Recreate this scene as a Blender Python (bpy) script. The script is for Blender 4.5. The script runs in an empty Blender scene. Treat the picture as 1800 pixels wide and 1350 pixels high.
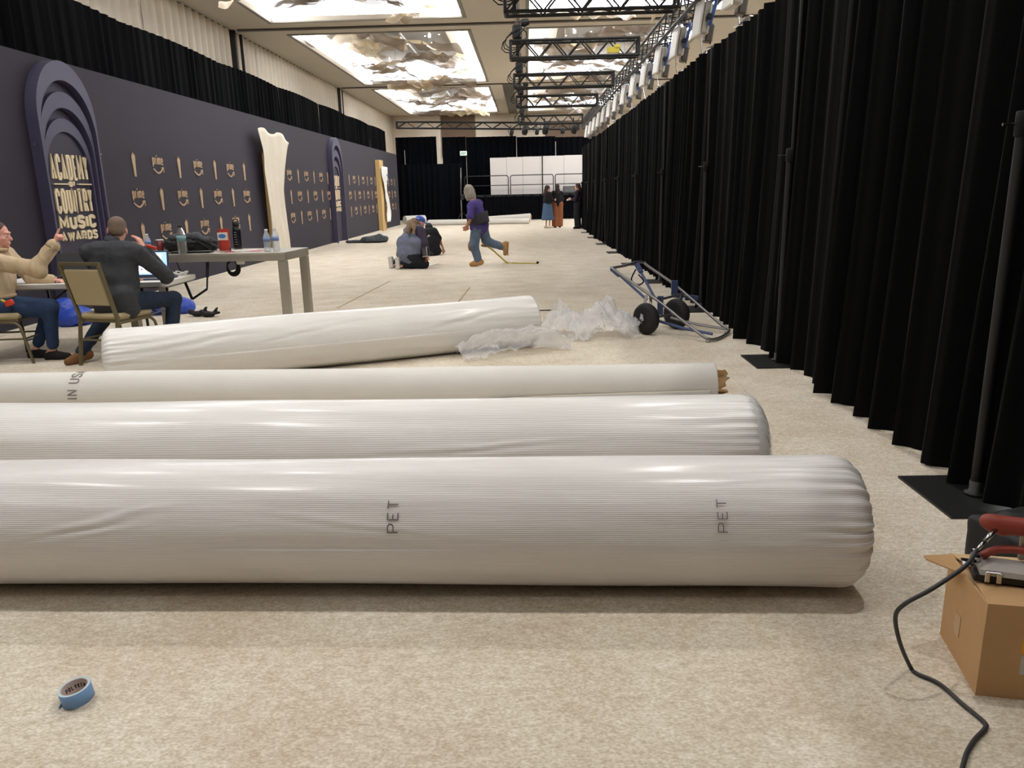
import bpy, math, random
import numpy as np
from mathutils import Vector, Matrix, Euler

S = bpy.context.scene
COL = S.collection
PI = math.pi

# ---------------------------------------------------------------- camera
FPX, CAMH = 1351.0, 1.5
_d = Vector((26, 340, -FPX)).normalized()
_x = Vector((1, .018, 0)); _x.z = -(_x.x*_d.x + _x.y*_d.y)/_d.z; _x.normalize()
CM = Matrix((_x, _d, _x.cross(_d)))          # camera axes -> hall axes
cam = bpy.data.cameras.new('camera'); cam.sensor_width = 36.0; cam.lens = FPX/1800*36
cam.clip_start = .05; cam.clip_end = 200
camo = bpy.data.objects.new('camera', cam); COL.objects.link(camo)
camo.matrix_world = Matrix.Translation((0, 0, CAMH)) @ CM.to_4x4()
S.camera = camo
def ray(px, py): return CM @ Vector(((px-900)/FPX, -(py-675)/FPX, -1))
def at(px, py, Y):                            # point on a sight line at depth Y down the hall
    r = ray(px, py); return Vector((0, 0, CAMH)) + r*(Y/r.y)
def fl(px, py, z=0):                          # point on a sight line at height z
    r = ray(px, py); return Vector((0, 0, CAMH)) + r*((z-CAMH)/r.z)

# ---------------------------------------------------------------- world, exposure
W = bpy.data.worlds.new('hall_air'); S.world = W; W.use_nodes = True
W.node_tree.nodes['Background'].inputs[0].default_value = (1, 1, 1, 1)
W.node_tree.nodes['Background'].inputs[1].default_value = .03
S.view_settings.view_transform = 'Standard'; S.view_settings.look = 'None'
S.view_settings.gamma = 1; S.view_settings.use_curve_mapping = False
S.view_settings.exposure = 0.0
NEARDIM = .31         # the coffers over and behind the camera are dimmed
COVE = 16.0            # radiance of the cove light strips in the ceiling coffers
DOWN = 26.0           # watts of each chandelier downlight

# ---------------------------------------------------------------- materials
def lin(r, g, b):
    f = lambda c: (c/255/12.92) if c/255 <= .04045 else ((c/255+.055)/1.055)**2.4
    return (f(r), f(g), f(b), 1)
_m = {}
def nt(m): return m.node_tree.nodes, m.node_tree.links
def mat(name, col, rough=.6, metal=0, spec=.5, var=0, vscale=8, bump=0, bscale=60, coat=0, sheen=0, alpha=1, trans=0, emit=0, stretch=None, coords='Object'):
    if name in _m: return _m[name]
    m = bpy.data.materials.new(name); m.use_nodes = True
    n, l = nt(m); b = n['Principled BSDF']
    b.inputs['Base Color'].default_value = col
    b.inputs['Roughness'].default_value = rough; b.inputs['Metallic'].default_value = metal
    b.inputs['Specular IOR Level'].default_value = spec
    b.inputs['Coat Weight'].default_value = coat; b.inputs['Coat Roughness'].default_value = .2
    b.inputs['Sheen Weight'].default_value = sheen
    b.inputs['Alpha'].default_value = alpha; b.inputs['Transmission Weight'].default_value = trans
    if emit:
        b.inputs['Emission Color'].default_value = col; b.inputs['Emission Strength'].default_value = emit
    tc = n.new('ShaderNodeTexCoord'); mp = n.new('ShaderNodeMapping'); l.new(tc.outputs[coords], mp.inputs[0])
    if stretch: mp.inputs['Scale'].default_value = stretch
    if var:
        t = n.new('ShaderNodeTexNoise'); t.inputs['Scale'].default_value = vscale; t.inputs['Detail'].default_value = 5
        l.new(mp.outputs[0], t.inputs['Vector'])
        mx = n.new('ShaderNodeMix'); mx.data_type = 'RGBA'; l.new(t.outputs[0], mx.inputs[0])
        mx.inputs[6].default_value = tuple(c*(1-var) for c in col[:3])+(1,)
        mx.inputs[7].default_value = tuple(min(1, c*(1+var)) for c in col[:3])+(1,)
        l.new(mx.outputs[2], b.inputs['Base Color'])
    if bump:
        t2 = n.new('ShaderNodeTexNoise'); t2.inputs['Scale'].default_value = bscale; t2.inputs['Detail'].default_value = 4
        l.new(mp.outputs[0], t2.inputs['Vector'])
        bp = n.new('ShaderNodeBump'); bp.inputs['Strength'].default_value = bump; bp.inputs['Distance'].default_value = .02
        l.new(t2.outputs[0], bp.inputs['Height']); l.new(bp.outputs[0], b.inputs['Normal'])
    _m[name] = m; return m

# ---------------------------------------------------------------- mesh tools
OFF = Vector((0, 0, 0))
def tag(o, label=None, cat=None, group=None, kind=None):
    if label: o['label'] = label
    if cat: o['category'] = cat
    if group: o['group'] = group
    if kind: o['kind'] = kind
    return o
def thing(name, label, cat, loc=(0, 0, 0), rotz=0, group=None, world=True):
    """an Empty at a thing's base; world=True: parts are given in hall coordinates"""
    global OFF
    o = bpy.data.objects.new(name, None); COL.objects.link(o)
    o.empty_display_size = .1
    o.location = loc; o.rotation_euler = (0, 0, rotz)
    OFF = Vector(loc) if world else Vector((0, 0, 0))
    return tag(o, label, cat, group)
def basis(d, up=Vector((0, 0, 1))):
    d = Vector(d).normalized()
    if abs(d.dot(up)) > .99: up = Vector((0, 1, 0))
    x = d.cross(up).normalized(); return x, d, x.cross(d)      # right, forward, up
class MB:
    def __init__(s): s.v = []; s.f = []; s.uv = None
    def add(s, vs, fs):
        n = len(s.v); s.v += [tuple(p) for p in vs]; s.f += [tuple(i+n for i in f) for f in fs]; return s
    def box(s, c, size, R=None, bev=0):
        hx, hy, hz = (q/2 for q in size)
        if bev:
            vs = []; fs = []
            b = bev
            for sx in (-1, 1):
                for sy in (-1, 1):
                    for sz in (-1, 1):
                        vs += [(sx*hx, sy*(hy-b), sz*(hz-b)), (sx*(hx-b), sy*hy, sz*(hz-b)), (sx*(hx-b), sy*(hy-b), sz*hz)]
            I = lambda sx, sy, sz, k: ((sx > 0)*4+(sy > 0)*2+(sz > 0))*3+k
            for sg in (-1, 1):
                fs += [[I(sg, a, c_, 0) for a, c_ in ((-1, -1), (1, -1), (1, 1), (-1, 1))],
                       [I(a, sg, c_, 1) for a, c_ in ((-1, -1), (1, -1), (1, 1), (-1, 1))],
                       [I(a, c_, sg, 2) for a, c_ in ((-1, -1), (1, -1), (1, 1), (-1, 1))]]
                for s2 in (-1, 1):
                    fs += [[I(sg, s2, -1, 0), I(sg, s2, 1, 0), I(sg, s2, 1, 1), I(sg, s2, -1, 1)],
                           [I(sg, -1, s2, 0), I(sg, 1, s2, 0), I(sg, 1, s2, 2), I(sg, -1, s2, 2)],
                           [I(-1, sg, s2, 1), I(1, sg, s2, 1), I(1, sg, s2, 2), I(-1, sg, s2, 2)]]
                    for s3 in (-1, 1): fs.append([I(sg, s2, s3, k) for k in range(3)])
        else:
            vs = [(x*hx, y*hy, z*hz) for x in (-1, 1) for y in (-1, 1) for z in (-1, 1)]
            fs = [(0, 1, 3, 2), (4, 6, 7, 5), (0, 4, 5, 1), (2, 3, 7, 6), (0, 2, 6, 4), (1, 5, 7, 3)]
        c = Vector(c); R = R or Matrix.Identity(3)
        return s.add([c+R @ Vector(p) for p in vs], fs)
    def bar(s, a, b, w, h=None, up=Vector((0, 0, 1))):
        a = Vector(a); b = Vector(b); h = h or w
        x, d, u = basis(b-a, up)
        return s.box((a+b)/2, (w, (b-a).length, h), Matrix((x, d, u)).transposed())
    def tube(s, pts, r, n=8, closed=False, cap=True):
        pts = [Vector(p) for p in pts]; N = len(pts)
        rs = r if isinstance(r, (list, tuple)) else [r]*N
        vs = []; up = None
        for i, p in enumerate(pts):
            if closed: t = pts[(i+1) % N]-pts[i-1]
            else: t = pts[min(i+1, N-1)]-pts[max(i-1, 0)]
            if t.length < 1e-9: t = Vector((0, 0, 1))
            t.normalize()
            if up is None:
                up = Vector((0, 0, 1)) if abs(t.z) < .9 else Vector((1, 0, 0))
            x = t.cross(up).normalized(); up = x.cross(t).normalized()
            for k in range(n):
                a = 2*PI*k/n; vs.append(p+(x*math.cos(a)+up*math.sin(a))*rs[i])
        fs = []
        for i in range(N if closed else N-1):
            j = (i+1) % N
            for k in range(n):
                k2 = (k+1) % n; fs.append((i*n+k, i*n+k2, j*n+k2, j*n+k))
        if cap and not closed: fs += [tuple(range(n))[::-1], tuple((N-1)*n+k for k in range(n))]
        return s.add(vs, fs)
    def lathe(s, prof, o=(0, 0, 0), axis=(0, 0, 1), n=20):
        """prof: (radius, height) pairs along axis"""
        o = Vector(o); x, d, u = basis(axis); vs = []; fs = []
        for r, h in prof:
            for k in range(n):
                a = 2*PI*k/n; vs.append(o+d*h+(x*math.cos(a)+u*math.sin(a))*max(r, 1e-4))
        for i in range(len(prof)-1):
            for k in range(n):
                k2 = (k+1) % n; fs.append((i*n+k, i*n+k2, (i+1)*n+k2, (i+1)*n+k))
        fs += [tuple(range(n))[::-1], tuple((len(prof)-1)*n+k for k in range(n))]
        return s.add(vs, fs)
    def grid(s, P, thick=0):
        """P: rows x cols array of points"""
        R, C = len(P), len(P[0]); vs = [p for row in P for p in row]
        fs = [(i*C+j, i*C+j+1, (i+1)*C+j+1, (i+1)*C+j) for i in range(R-1) for j in range(C-1)]
        return s.add(vs, fs)
    def poly(s, pts, place, depth):
        """extruded outline: place(u, v, d) -> point"""
        n = len(pts); vs = [place(u, v, 0) for u, v in pts]+[place(u, v, depth) for u, v in pts]
        fs = [tuple(range(n, 2*n)), tuple(range(n))[::-1]]+[(i, (i+1) % n, n+(i+1) % n, n+i) for i in range(n)]
        return s.add(vs, fs)
    def stroke(s, pl, t, place, depth, sub=1):
        pl = [Vector(p) for p in pl]; closed = (pl[0]-pl[-1]).length < 1e-6
        if closed: pl = pl[:-1]
        if sub > 1:
            q = []
            for i in range(len(pl) if closed else len(pl)-1):
                a, b = pl[i], pl[(i+1) % len(pl)]
                q += [a.lerp(b, k/sub) for k in range(sub)]
            if not closed: q.append(pl[-1])
            pl = q
        N = len(pl); L = []; R = []
        for i, p in enumerate(pl):
            a = (p-pl[i-1]) if (i > 0 or closed) else None
            b = (pl[(i+1) % N]-p) if (i < N-1 or closed) else None
            if a is None: a = b
            if b is None: b = a
            a = a.normalized(); b = b.normalized()
            na = Vector((-a.y, a.x)); nb = Vector((-b.y, b.x)); m = na+nb
            if m.length < .2: m = na
            m.normalize(); w = t/2/max(.8, m.dot(na))
            L.append(p+m*w); R.append(p-m*w)
        vs = []
        for i in range(N): vs += [place(L[i].x, L[i].y, depth), place(R[i].x, R[i].y, depth), place(L[i].x, L[i].y, 0), place(R[i].x, R[i].y, 0)]
        fs = []
        for i in range(N if closed else N-1):
            a, b = i*4, ((i+1) % N)*4
            fs += [(a, b, b+1, a+1), (a+2, b+2, b, a), (a+1, b+1, b+3, a+3)]
        if not closed: e = (N-1)*4; fs += [(0, 1, 3, 2), (e+1, e, e+2, e+3)]
        return s.add(vs, fs)
    def mesh(s, name, m, smooth=False, off=None):
        me = bpy.data.meshes.new(name)
        o = off or Vector((0, 0, 0))
        me.from_pydata([(p[0]-o.x, p[1]-o.y, p[2]-o.z) for p in s.v], [], s.f)
        if m: me.materials.append(m)
        if smooth: me.polygons.foreach_set('use_smooth', [True]*len(me.polygons))
        me.update(); return me
    def build(s, name, m, parent=None, smooth=False, fixn=False):
        if parent is None:
            a = np.array(s.v); off = Vector(((a[:, 0].min()+a[:, 0].max())/2, (a[:, 1].min()+a[:, 1].max())/2, a[:, 2].min()))
        else: off = OFF
        me = s.mesh(name, m, smooth, off)
        if s.uv is not None:
            ul = me.uv_layers.new(name='UVMap')
            for lp in me.loops: ul.data[lp.index].uv = s.uv[lp.vertex_index]
        if fixn:
            import bmesh
            bm = bmesh.new(); bm.from_mesh(me); bmesh.ops.recalc_face_normals(bm, faces=bm.faces); bm.to_mesh(me); bm.free()
        o = bpy.data.objects.new(name, me); COL.objects.link(o)
        if parent is None: o.location = off
        else: o.parent = parent
        return o
def inst(name, me, parent, loc=(0, 0, 0), rot=(0, 0, 0), sc=(1, 1, 1)):
    o = bpy.data.objects.new(name, me); COL.objects.link(o); o.parent = parent
    o.location = loc; o.rotation_euler = rot; o.scale = sc; return o
def copy_tree(o, parent=None):
    c = o.copy(); COL.objects.link(c); c.parent = parent
    for ch in list(o.children): copy_tree(ch, c)
    return c
def struct(name, mb, m, smooth=False):
    global OFF
    o = mb.build(name, m, None, smooth); o['kind'] = 'structure'; return o
def between(me_unit, name, parent, a, b, w):
    """a copy of a unit bar (along Z, length 1) laid from a to b"""
    a = Vector(a)-OFF; b = Vector(b)-OFF; d = b-a
    o = bpy.data.objects.new(name, me_unit); COL.objects.link(o); o.parent = parent
    o.location = a; o.rotation_euler = d.to_track_quat('Z', 'Y').to_euler(); o.scale = (w, w, d.length); return o

# numpy value noise
_rs = np.random.RandomState(7); _T = _rs.rand(32, 32, 32).astype(np.float32)*2-1
def vnoise(P):
    P = np.asarray(P, dtype=np.float64); i = np.floor(P).astype(int); f = P-i; f = f*f*(3-2*f)
    r = 0
    for a in (0, 1):
        for b in (0, 1):
            for c in (0, 1):
                w = (f[..., 0] if a else 1-f[..., 0])*(f[..., 1] if b else 1-f[..., 1])*(f[..., 2] if c else 1-f[..., 2])
                r = r+w*_T[(i[..., 0]+a) % 32, (i[..., 1]+b) % 32, (i[..., 2]+c) % 32]
    return r

# signed-distance modelling: capsules, ellipsoids, boxes blended into one surface
def cap(a, b, ra, rb=None): return ('c', np.array(a, float), np.array(b, float), ra, rb if rb else ra)
def ell(c, r, R=None): return ('e', np.array(c, float), np.array(r, float), np.eye(3) if R is None else np.array(R, float))
def rbx(c, h, R=None, rr=.02): return ('b', np.array(c, float), np.array(h, float), np.eye(3) if R is None else np.array(R, float), rr)
def sdf_mesh(prims, vox=.012, k=.03, cut=()):
    lo = np.full(3, 1e9); hi = -lo; bb = []
    for p in prims:
        if p[0] == 'c': r = max(p[3], p[4]); a = np.minimum(p[1], p[2])-r; b = np.maximum(p[1], p[2])+r
        else:
            r = np.abs(p[3].T) @ p[2]+(p[4] if p[0] == 'b' else 0) if p[0] == 'b' else np.full(3, p[2].max())
            a = p[1]-r; b = p[1]+r
        bb.append((a, b)); lo = np.minimum(lo, a); hi = np.maximum(hi, b)
    lo = lo-k-3*vox; n = np.ceil((hi+k+3*vox-lo)/vox).astype(int)
    F = np.full(n, .2, np.float32)
    def dist(p, G):
        if p[0] == 'c':
            ba = p[2]-p[1]; pa = G-p[1]; t = np.clip(pa @ ba/max(ba @ ba, 1e-9), 0, 1)
            return np.linalg.norm(pa-t[..., None]*ba, axis=-1)-(p[3]+t*(p[4]-p[3]))
        q = (G-p[1]) @ p[3].T
        if p[0] == 'e':
            k0 = np.linalg.norm(q/p[2], axis=-1); k1 = np.linalg.norm(q/p[2]**2, axis=-1)+1e-9
            return np.where(k0 < 1e-3, -p[2].min(), k0*(k0-1)/k1)
        w = np.abs(q)-p[2]+p[4]*0
        return np.linalg.norm(np.maximum(w, 0), axis=-1)+np.minimum(w.max(-1), 0)-p[4]
    def sub(a, b):
        i0 = np.maximum(((a-lo-k)/vox).astype(int)-2, 0); i1 = np.minimum(((b-lo+k)/vox).astype(int)+3, n)
        ax = [lo[d]+vox*np.arange(i0[d], i1[d]) for d in range(3)]
        return tuple(slice(i0[d], i1[d]) for d in range(3)), np.stack(np.meshgrid(*ax, indexing='ij'), -1)
    for p, (a, b) in zip(prims, bb):
        sl, G = sub(a, b)
        d = dist(p, G); f = F[sl]; h = np.maximum(k-np.abs(d-f), 0)/k; F[sl] = np.minimum(d, f)-h*h*k/4
    for p in cut:      # half spaces (point, normal): everything on the normal's side goes
        ax = [lo[d]+vox*np.arange(n[d]) for d in range(3)]
        G = np.stack(np.meshgrid(*ax, indexing='ij'), -1)
        F = np.maximum(F, (G-np.array(p[0], float)) @ np.array(p[1], float))
    Sg = F < 0; c = n-1
    cs = [(x, y, z) for x in (0, 1) for y in (0, 1) for z in (0, 1)]
    V = lambda A, o: A[o[0]:o[0]+c[0], o[1]:o[1]+c[1], o[2]:o[2]+c[2]]
    cnt = sum(V(Sg, o).astype(np.int8) for o in cs); act = np.argwhere((cnt > 0) & (cnt < 8))
    idx = np.full(c, -1, np.int32); idx[tuple(act.T)] = np.arange(len(act))
    pos = np.zeros((len(act), 3)); num = np.zeros(len(act))
    for a in cs:
        for d in range(3):
            if a[d]: continue
            b = list(a); b[d] = 1
            fa = F[tuple((act+a).T)]; fb = F[tuple((act+b).T)]; m = (fa < 0) != (fb < 0)
            t = np.where(m, fa/np.where(m, fa-fb, 1), 0)
            q = np.tile(np.array(a, float), (len(act), 1)); q[:, d] = t
            pos += q*m[:, None]; num += m
    vs = lo+(act+pos/num[:, None])*vox; fs = []
    for d in range(3):
        e1, e2 = (d+1) % 3, (d+2) % 3
        s0 = [slice(1, c[q]) for q in range(3)]; s1 = list(s0); s0[d] = slice(0, c[d]); s1[d] = slice(1, c[d]+1)
        A = Sg[tuple(s0)]; B = Sg[tuple(s1)]; ed = np.argwhere(A != B)
        fl_ = A[tuple(ed.T)]
        base = ed.copy(); base[:, e1] += 1; base[:, e2] += 1
        def cell(o1, o2):
            q = base.copy(); q[:, e1] -= o1; q[:, e2] -= o2; return idx[tuple(q.T)]
        Q = np.stack([cell(1, 1), cell(0, 1), cell(0, 0), cell(1, 0)], 1)
        Q[~fl_] = Q[~fl_][:, ::-1]; fs.append(Q[(Q >= 0).all(1)])
    return vs, np.concatenate(fs)
def blob(name, prims, m, parent, vox=.012, k=.03, fold=0, fscale=9, cut=(), aniso=(1, 1, 1)):
    vs, fs = sdf_mesh(prims, vox, k, cut)
    if fold:
        t = vs[fs]; nn = np.cross(t[:, 2]-t[:, 0], t[:, 3]-t[:, 1]); N = np.zeros_like(vs)
        for q in range(4): np.add.at(N, fs[:, q], nn)
        N /= np.linalg.norm(N, axis=1)[:, None]+1e-9
        a = np.array(aniso)
        w = vnoise(vs*fscale*a); rid = 1-2*np.abs(vnoise(vs*fscale*1.7*a+5))
        vs = vs+N*(fold*(w*.6+rid*.6))[:, None]
    mb = MB(); mb.v = [tuple(p) for p in vs]; mb.f = [tuple(int(i) for i in q) for q in fs]
    return mb.build(name, m, parent, smooth=True)

# ================================================================ materials
def carpet_mat():
    m = bpy.data.materials.new('cream_carpet'); m.use_nodes = True; n, l = nt(m); b = n['Principled BSDF']
    b.inputs['Roughness'].default_value = .95; b.inputs['Specular IOR Level'].default_value = .1
    b.inputs['Sheen Weight'].default_value = .15
    tc = n.new('ShaderNodeTexCoord')
    def noise(sc, det, st=None):
        mp = n.new('ShaderNodeMapping'); l.new(tc.outputs['Object'], mp.inputs[0])
        if st: mp.inputs['Scale'].default_value = st
        t = n.new('ShaderNodeTexNoise'); t.inputs['Scale'].default_value = sc; t.inputs['Detail'].default_value = det
        l.new(mp.outputs[0], t.inputs['Vector']); return t
    def ramp(src, p0, p1, c0, c1):
        r = n.new('ShaderNodeValToRGB'); r.color_ramp.elements[0].position = p0; r.color_ramp.elements[1].position = p1
        r.color_ramp.elements[0].color = c0; r.color_ramp.elements[1].color = c1; l.new(src.outputs[0], r.inputs[0]); return r
    patch = ramp(noise(2.6, 6, (1, 1.2, 1)), .30, .70, lin(233, 222, 205), lin(251, 246, 235))
    fibre = ramp(noise(95, 4, (1, 1.5, 1)), .34, .66, lin(210, 201, 186), (1, 1, 1, 1))
    tuft = ramp(noise(26, 3, (1, 1.6, 1)), .3, .7, lin(230, 224, 213), (1, 1, 1, 1))
    m0 = n.new('ShaderNodeMix'); m0.data_type = 'RGBA'; m0.blend_type = 'MULTIPLY'; m0.inputs[0].default_value = .8
    l.new(patch.outputs[0], m0.inputs[6]); l.new(tuft.outputs[0], m0.inputs[7])
    mx = n.new('ShaderNodeMix'); mx.data_type = 'RGBA'; mx.blend_type = 'MULTIPLY'; mx.inputs[0].default_value = .8
    l.new(m0.outputs[2], mx.inputs[6]); l.new(fibre.outputs[0], mx.inputs[7])
    l.new(mx.outputs[2], b.inputs['Base Color'])
    bp = n.new('ShaderNodeBump'); bp.inputs['Strength'].default_value = .5; bp.inputs['Distance'].default_value = .01
    l.new(noise(120, 3).outputs[0], bp.inputs['Height']); l.new(bp.outputs[0], b.inputs['Normal'])
    return m
M = dict(
    carpet=carpet_mat(),
    ceil=mat('ceiling_paint', lin(212, 203, 188), .85, var=.03, vscale=2),
    coffer=mat('coffer_plaster', lin(150, 146, 138), .8, var=.03, vscale=3),
    track=mat('track_steel', lin(92, 86, 78), .5, metal=.4, var=.1),
    airwall=mat('airwall_fabric', lin(226, 214, 195), .9, var=.06, vscale=3, bump=.15, bscale=200),
    darktrim=mat('dark_trim', lin(40, 38, 36), .6, var=.1),
    backbrown=mat('back_wall_brown', lin(118, 98, 80), .8, var=.1, vscale=2),
    drape=mat('black_drape', (.0026, .0026, .0028, 1), .95, spec=.1, sheen=.02, var=.2, vscale=5, bump=.1, bscale=300),
    ldrape=mat('black_drape_left', (.0022, .0024, .0028, 1), .95, spec=.06, var=.2, vscale=5),
    bdrape=mat('navy_black_drape', (.0028, .0033, .0048, 1), .95, spec=.06, var=.2, vscale=5),
    black=mat('black_powdercoat', lin(15, 15, 16), .5, var=.2, bump=.05),
    blackmat=mat('black_matte', lin(17, 17, 18), .85, var=.2),
    truss=mat('black_truss', lin(30, 29, 28), .5, metal=.3, var=.2),
    steel=mat('brushed_steel', lin(176, 170, 158), .4, metal=.7, var=.12, vscale=20, stretch=(1, 12, 12)),
    chrome=mat('chrome', lin(190, 190, 192), .2, metal=1, var=.05),
    purple=mat('purple_panel', lin(35, 29, 43), .75, var=.03, vscale=1.5),
    archf=mat('arch_violet', lin(68, 64, 88), .55, var=.04, vscale=2),
    archin=mat('arch_navy_shade', lin(33, 27, 50), .6, var=.05, vscale=2),  # navy of the plate; shade of the recess bands is put into it too
    gold=mat('champagne_letter', lin(226, 207, 172), .5, var=.05),
    logo=mat('bronze_logo', lin(178, 150, 120), .45, metal=.15, var=.06),
    muslin=mat('muslin', lin(214, 205, 188), .9, var=.06, vscale=3, bump=.25, bscale=14),
    wood=mat('pine_board', lin(196, 164, 108), .7, var=.2, vscale=4, stretch=(14, 14, 1)),
    white=mat('white_plastic', lin(232, 230, 224), .45, var=.03),
    panelw=mat('white_stage_panel', lin(214, 208, 203), .6, var=.02, vscale=2),
    card=mat('cardboard', lin(202, 162, 116), .85, var=.07, vscale=12, bump=.05, bscale=90),
    cardin=mat('cardboard_inside', lin(218, 184, 138), .85, var=.05, vscale=12),
    redp=mat('worn_red_handle', lin(150, 62, 48), .55, var=.18, vscale=30, bump=.08),
    rubber=mat('rubber', lin(26, 25, 25), .75, var=.2),
    cord=mat('grey_cord', lin(52, 52, 54), .5, var=.1),
    bluet=mat('blue_tape', lin(118, 158, 205), .5, var=.05),
    tapeedge=mat('tape_edge', lin(190, 212, 224), .6, var=.06, vscale=60),
    tapecore=mat('tape_core_card', lin(208, 194, 188), .8, var=.05),
    ink=mat('print_ink', lin(52, 42, 62), .7, var=.1),
    inkgrey=mat('backing_ink', lin(120, 112, 112), .7, var=.25, vscale=80),
    bluebag=mat('blue_tarp', lin(50, 82, 190), .4, var=.15, bump=.2, bscale=25),
    chairf=mat('olive_chair_frame', lin(112, 102, 76), .45, metal=.35, var=.08),
    chairp=mat('khaki_chair_panel', lin(170, 154, 118), .7, var=.04),
    skin=mat('skin', lin(218, 158, 140), .55, var=.08, vscale=20),
    skin2=mat('skin_tanned', lin(186, 124, 98), .55, var=.08, vscale=20),
    bluemetal=mat('blue_steel', lin(74, 88, 128), .45, metal=.3, var=.15),
    tubegrey=mat('grey_tube', lin(140, 138, 138), .35, metal=.8, var=.15),
    yellow=mat('yellow_tape', lin(196, 178, 60), .5, var=.1),
    screen=mat('laptop_screen', lin(168, 204, 250), .4, emit=1.0),
)
# cove light strip: gives off the hall's light
mc = bpy.data.materials.new('cove_light'); mc.use_nodes = True; n_, l_ = nt(mc); n_.remove(n_['Principled BSDF'])
e_ = n_.new('ShaderNodeEmission'); e_.inputs[0].default_value = (.98, .995, 1.03, 1); e_.inputs[1].default_value = COVE
l_.new(e_.outputs[0], n_['Material Output'].inputs[0]); M['cove'] = mc
md = mc.copy(); md.name = 'cove_light_dimmed'; md.node_tree.nodes['Emission'].inputs[1].default_value = COVE*NEARDIM; M['cove_dim'] = md
# translucent films
def film(name, col, clearness, rough=.15, bump=.4, bscale=18, stretch=None, coords='Object'):
    m = mat(name, col, rough, var=.04, vscale=10, bump=bump, bscale=bscale, stretch=stretch, coords=coords); n, l = nt(m)
    tr = n.new('ShaderNodeBsdfTransparent'); mx = n.new('ShaderNodeMixShader'); mx.inputs[0].default_value = 1-clearness
    l.new(tr.outputs[0], mx.inputs[1]); l.new(n['Principled BSDF'].outputs[0], mx.inputs[2])
    l.new(mx.outputs[0], n['Material Output'].inputs[0]); return m
M['clear'] = film('clear_plastic_bottle', lin(235, 240, 245), .6, .08, 0)
M['film'] = film('clear_film', lin(240, 240, 242), .66, .1, .6)
M['mesh1'] = film('taupe_mesh', lin(124, 108, 92), .22, .6, .2, 4)
M['mesh2'] = film('champagne_mesh', lin(172, 152, 120), .3, .5, .2, 4)

# ================================================================ the hall
CZ = 6.1                                       # ceiling height
XL, XR, YN, YF = -8.2, 14.0, -9.0, 49.6
mb = MB(); mb.box((2.9, 20.3, -.05), (22.4, 58.8, .1)); struct('floor', mb, M['carpet'])
cols = [(-6.85, -1.65), (.15, 5.35), (7.15, 12.35)]
rows = [(-.9, 9.9), (11.7, 22.5), (24.3, 35.1), (36.9, 48.2)]
mb = MB()                                      # ceiling with openings: boxes between the coffers
ys = [YN-.1]+[q for r in rows for q in r]+[YF+.1]; xs = [XL-.1]+[q for c in cols for q in c]+[XR+.1]
for i in range(len(ys)-1):
    if i % 2 == 0: mb.box(((xs[0]+xs[-1])/2, (ys[i]+ys[i+1])/2, CZ+.06), (xs[-1]-xs[0], ys[i+1]-ys[i], .12))
    else:
        for j in range(0, len(xs)-1, 2): mb.box(((xs[j]+xs[j+1])/2, (ys[i]+ys[i+1])/2, CZ+.06), (xs[j+1]-xs[j], ys[i+1]-ys[i], .12))
ceil = struct('ceiling', mb, M['ceil'])
H1 = .75
cm_plate = cm_side = None
for (y0, y1) in rows:
    for (x0, x1) in cols:
        OFF = ceil.location.copy()
        mb = MB(); mb.box(((x0+x1)/2, (y0+y1)/2, CZ+H1+.05), (x1-x0+.4, y1-y0+.4, .1))
        mb.build('coffer_plate', M['coffer'], ceil)
        t = .03
        for c, s in ((((x0-t/2), (y0+y1)/2, CZ+.12+.315), (t, y1-y0, .63)), ((x1+t/2, (y0+y1)/2, CZ+.12+.315), (t, y1-y0, .63)),
                     (((x0+x1)/2, y0-t/2, CZ+.12+.315), (x1-x0, t, .63)), (((x0+x1)/2, y1+t/2, CZ+.12+.315), (x1-x0, t, .63))):
            mb = MB(); mb.box(c, s); mb.build('cove_light_strip', M['cove_dim' if y0 < 0 else 'cove'], ceil)
        # inner plaster beams of the coffer
        for xx in (x0+.75, x1-.75):
            mb = MB(); mb.box((xx, (y0+y1)/2, CZ+H1-.07), (.45, y1-y0-.2, .14)); mb.build('coffer_beam', M['ceil'], ceil)
        mb = MB(); mb.box(((x0+x1)/2, (y0+y1)/2, CZ+H1-.02), (.05, y1-y0, .04)); mb.build('coffer_joint', M['white'], ceil)
        for s_ in (0, 1):      # rim moulding
            mb = MB(); yy = (y0-.05, y1+.05)[s_]; mb.box(((x0+x1)/2, yy, CZ-.012), (x1-x0+.2, .1, .03)); mb.build('coffer_rim', M['coffer'], ceil)
            mb = MB(); xx = (x0-.05, x1+.05)[s_]; mb.box((xx, (y0+y1)/2, CZ-.012), (.1, y1-y0, .03)); mb.build('coffer_rim', M['coffer'], ceil)
OFF = ceil.location.copy()
for yy in (10.9, 23.4, 36.0):
    mb = MB(); mb.box((2.9, yy, CZ-.02), (22, .16, .05)); mb.build('wall_track', M['track'], ceil)
mb = MB(); mb.box((-.75, 42.5, CZ-.02), (.5, 13, .06)); mb.build('wall_track', M['track'], ceil)

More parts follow.
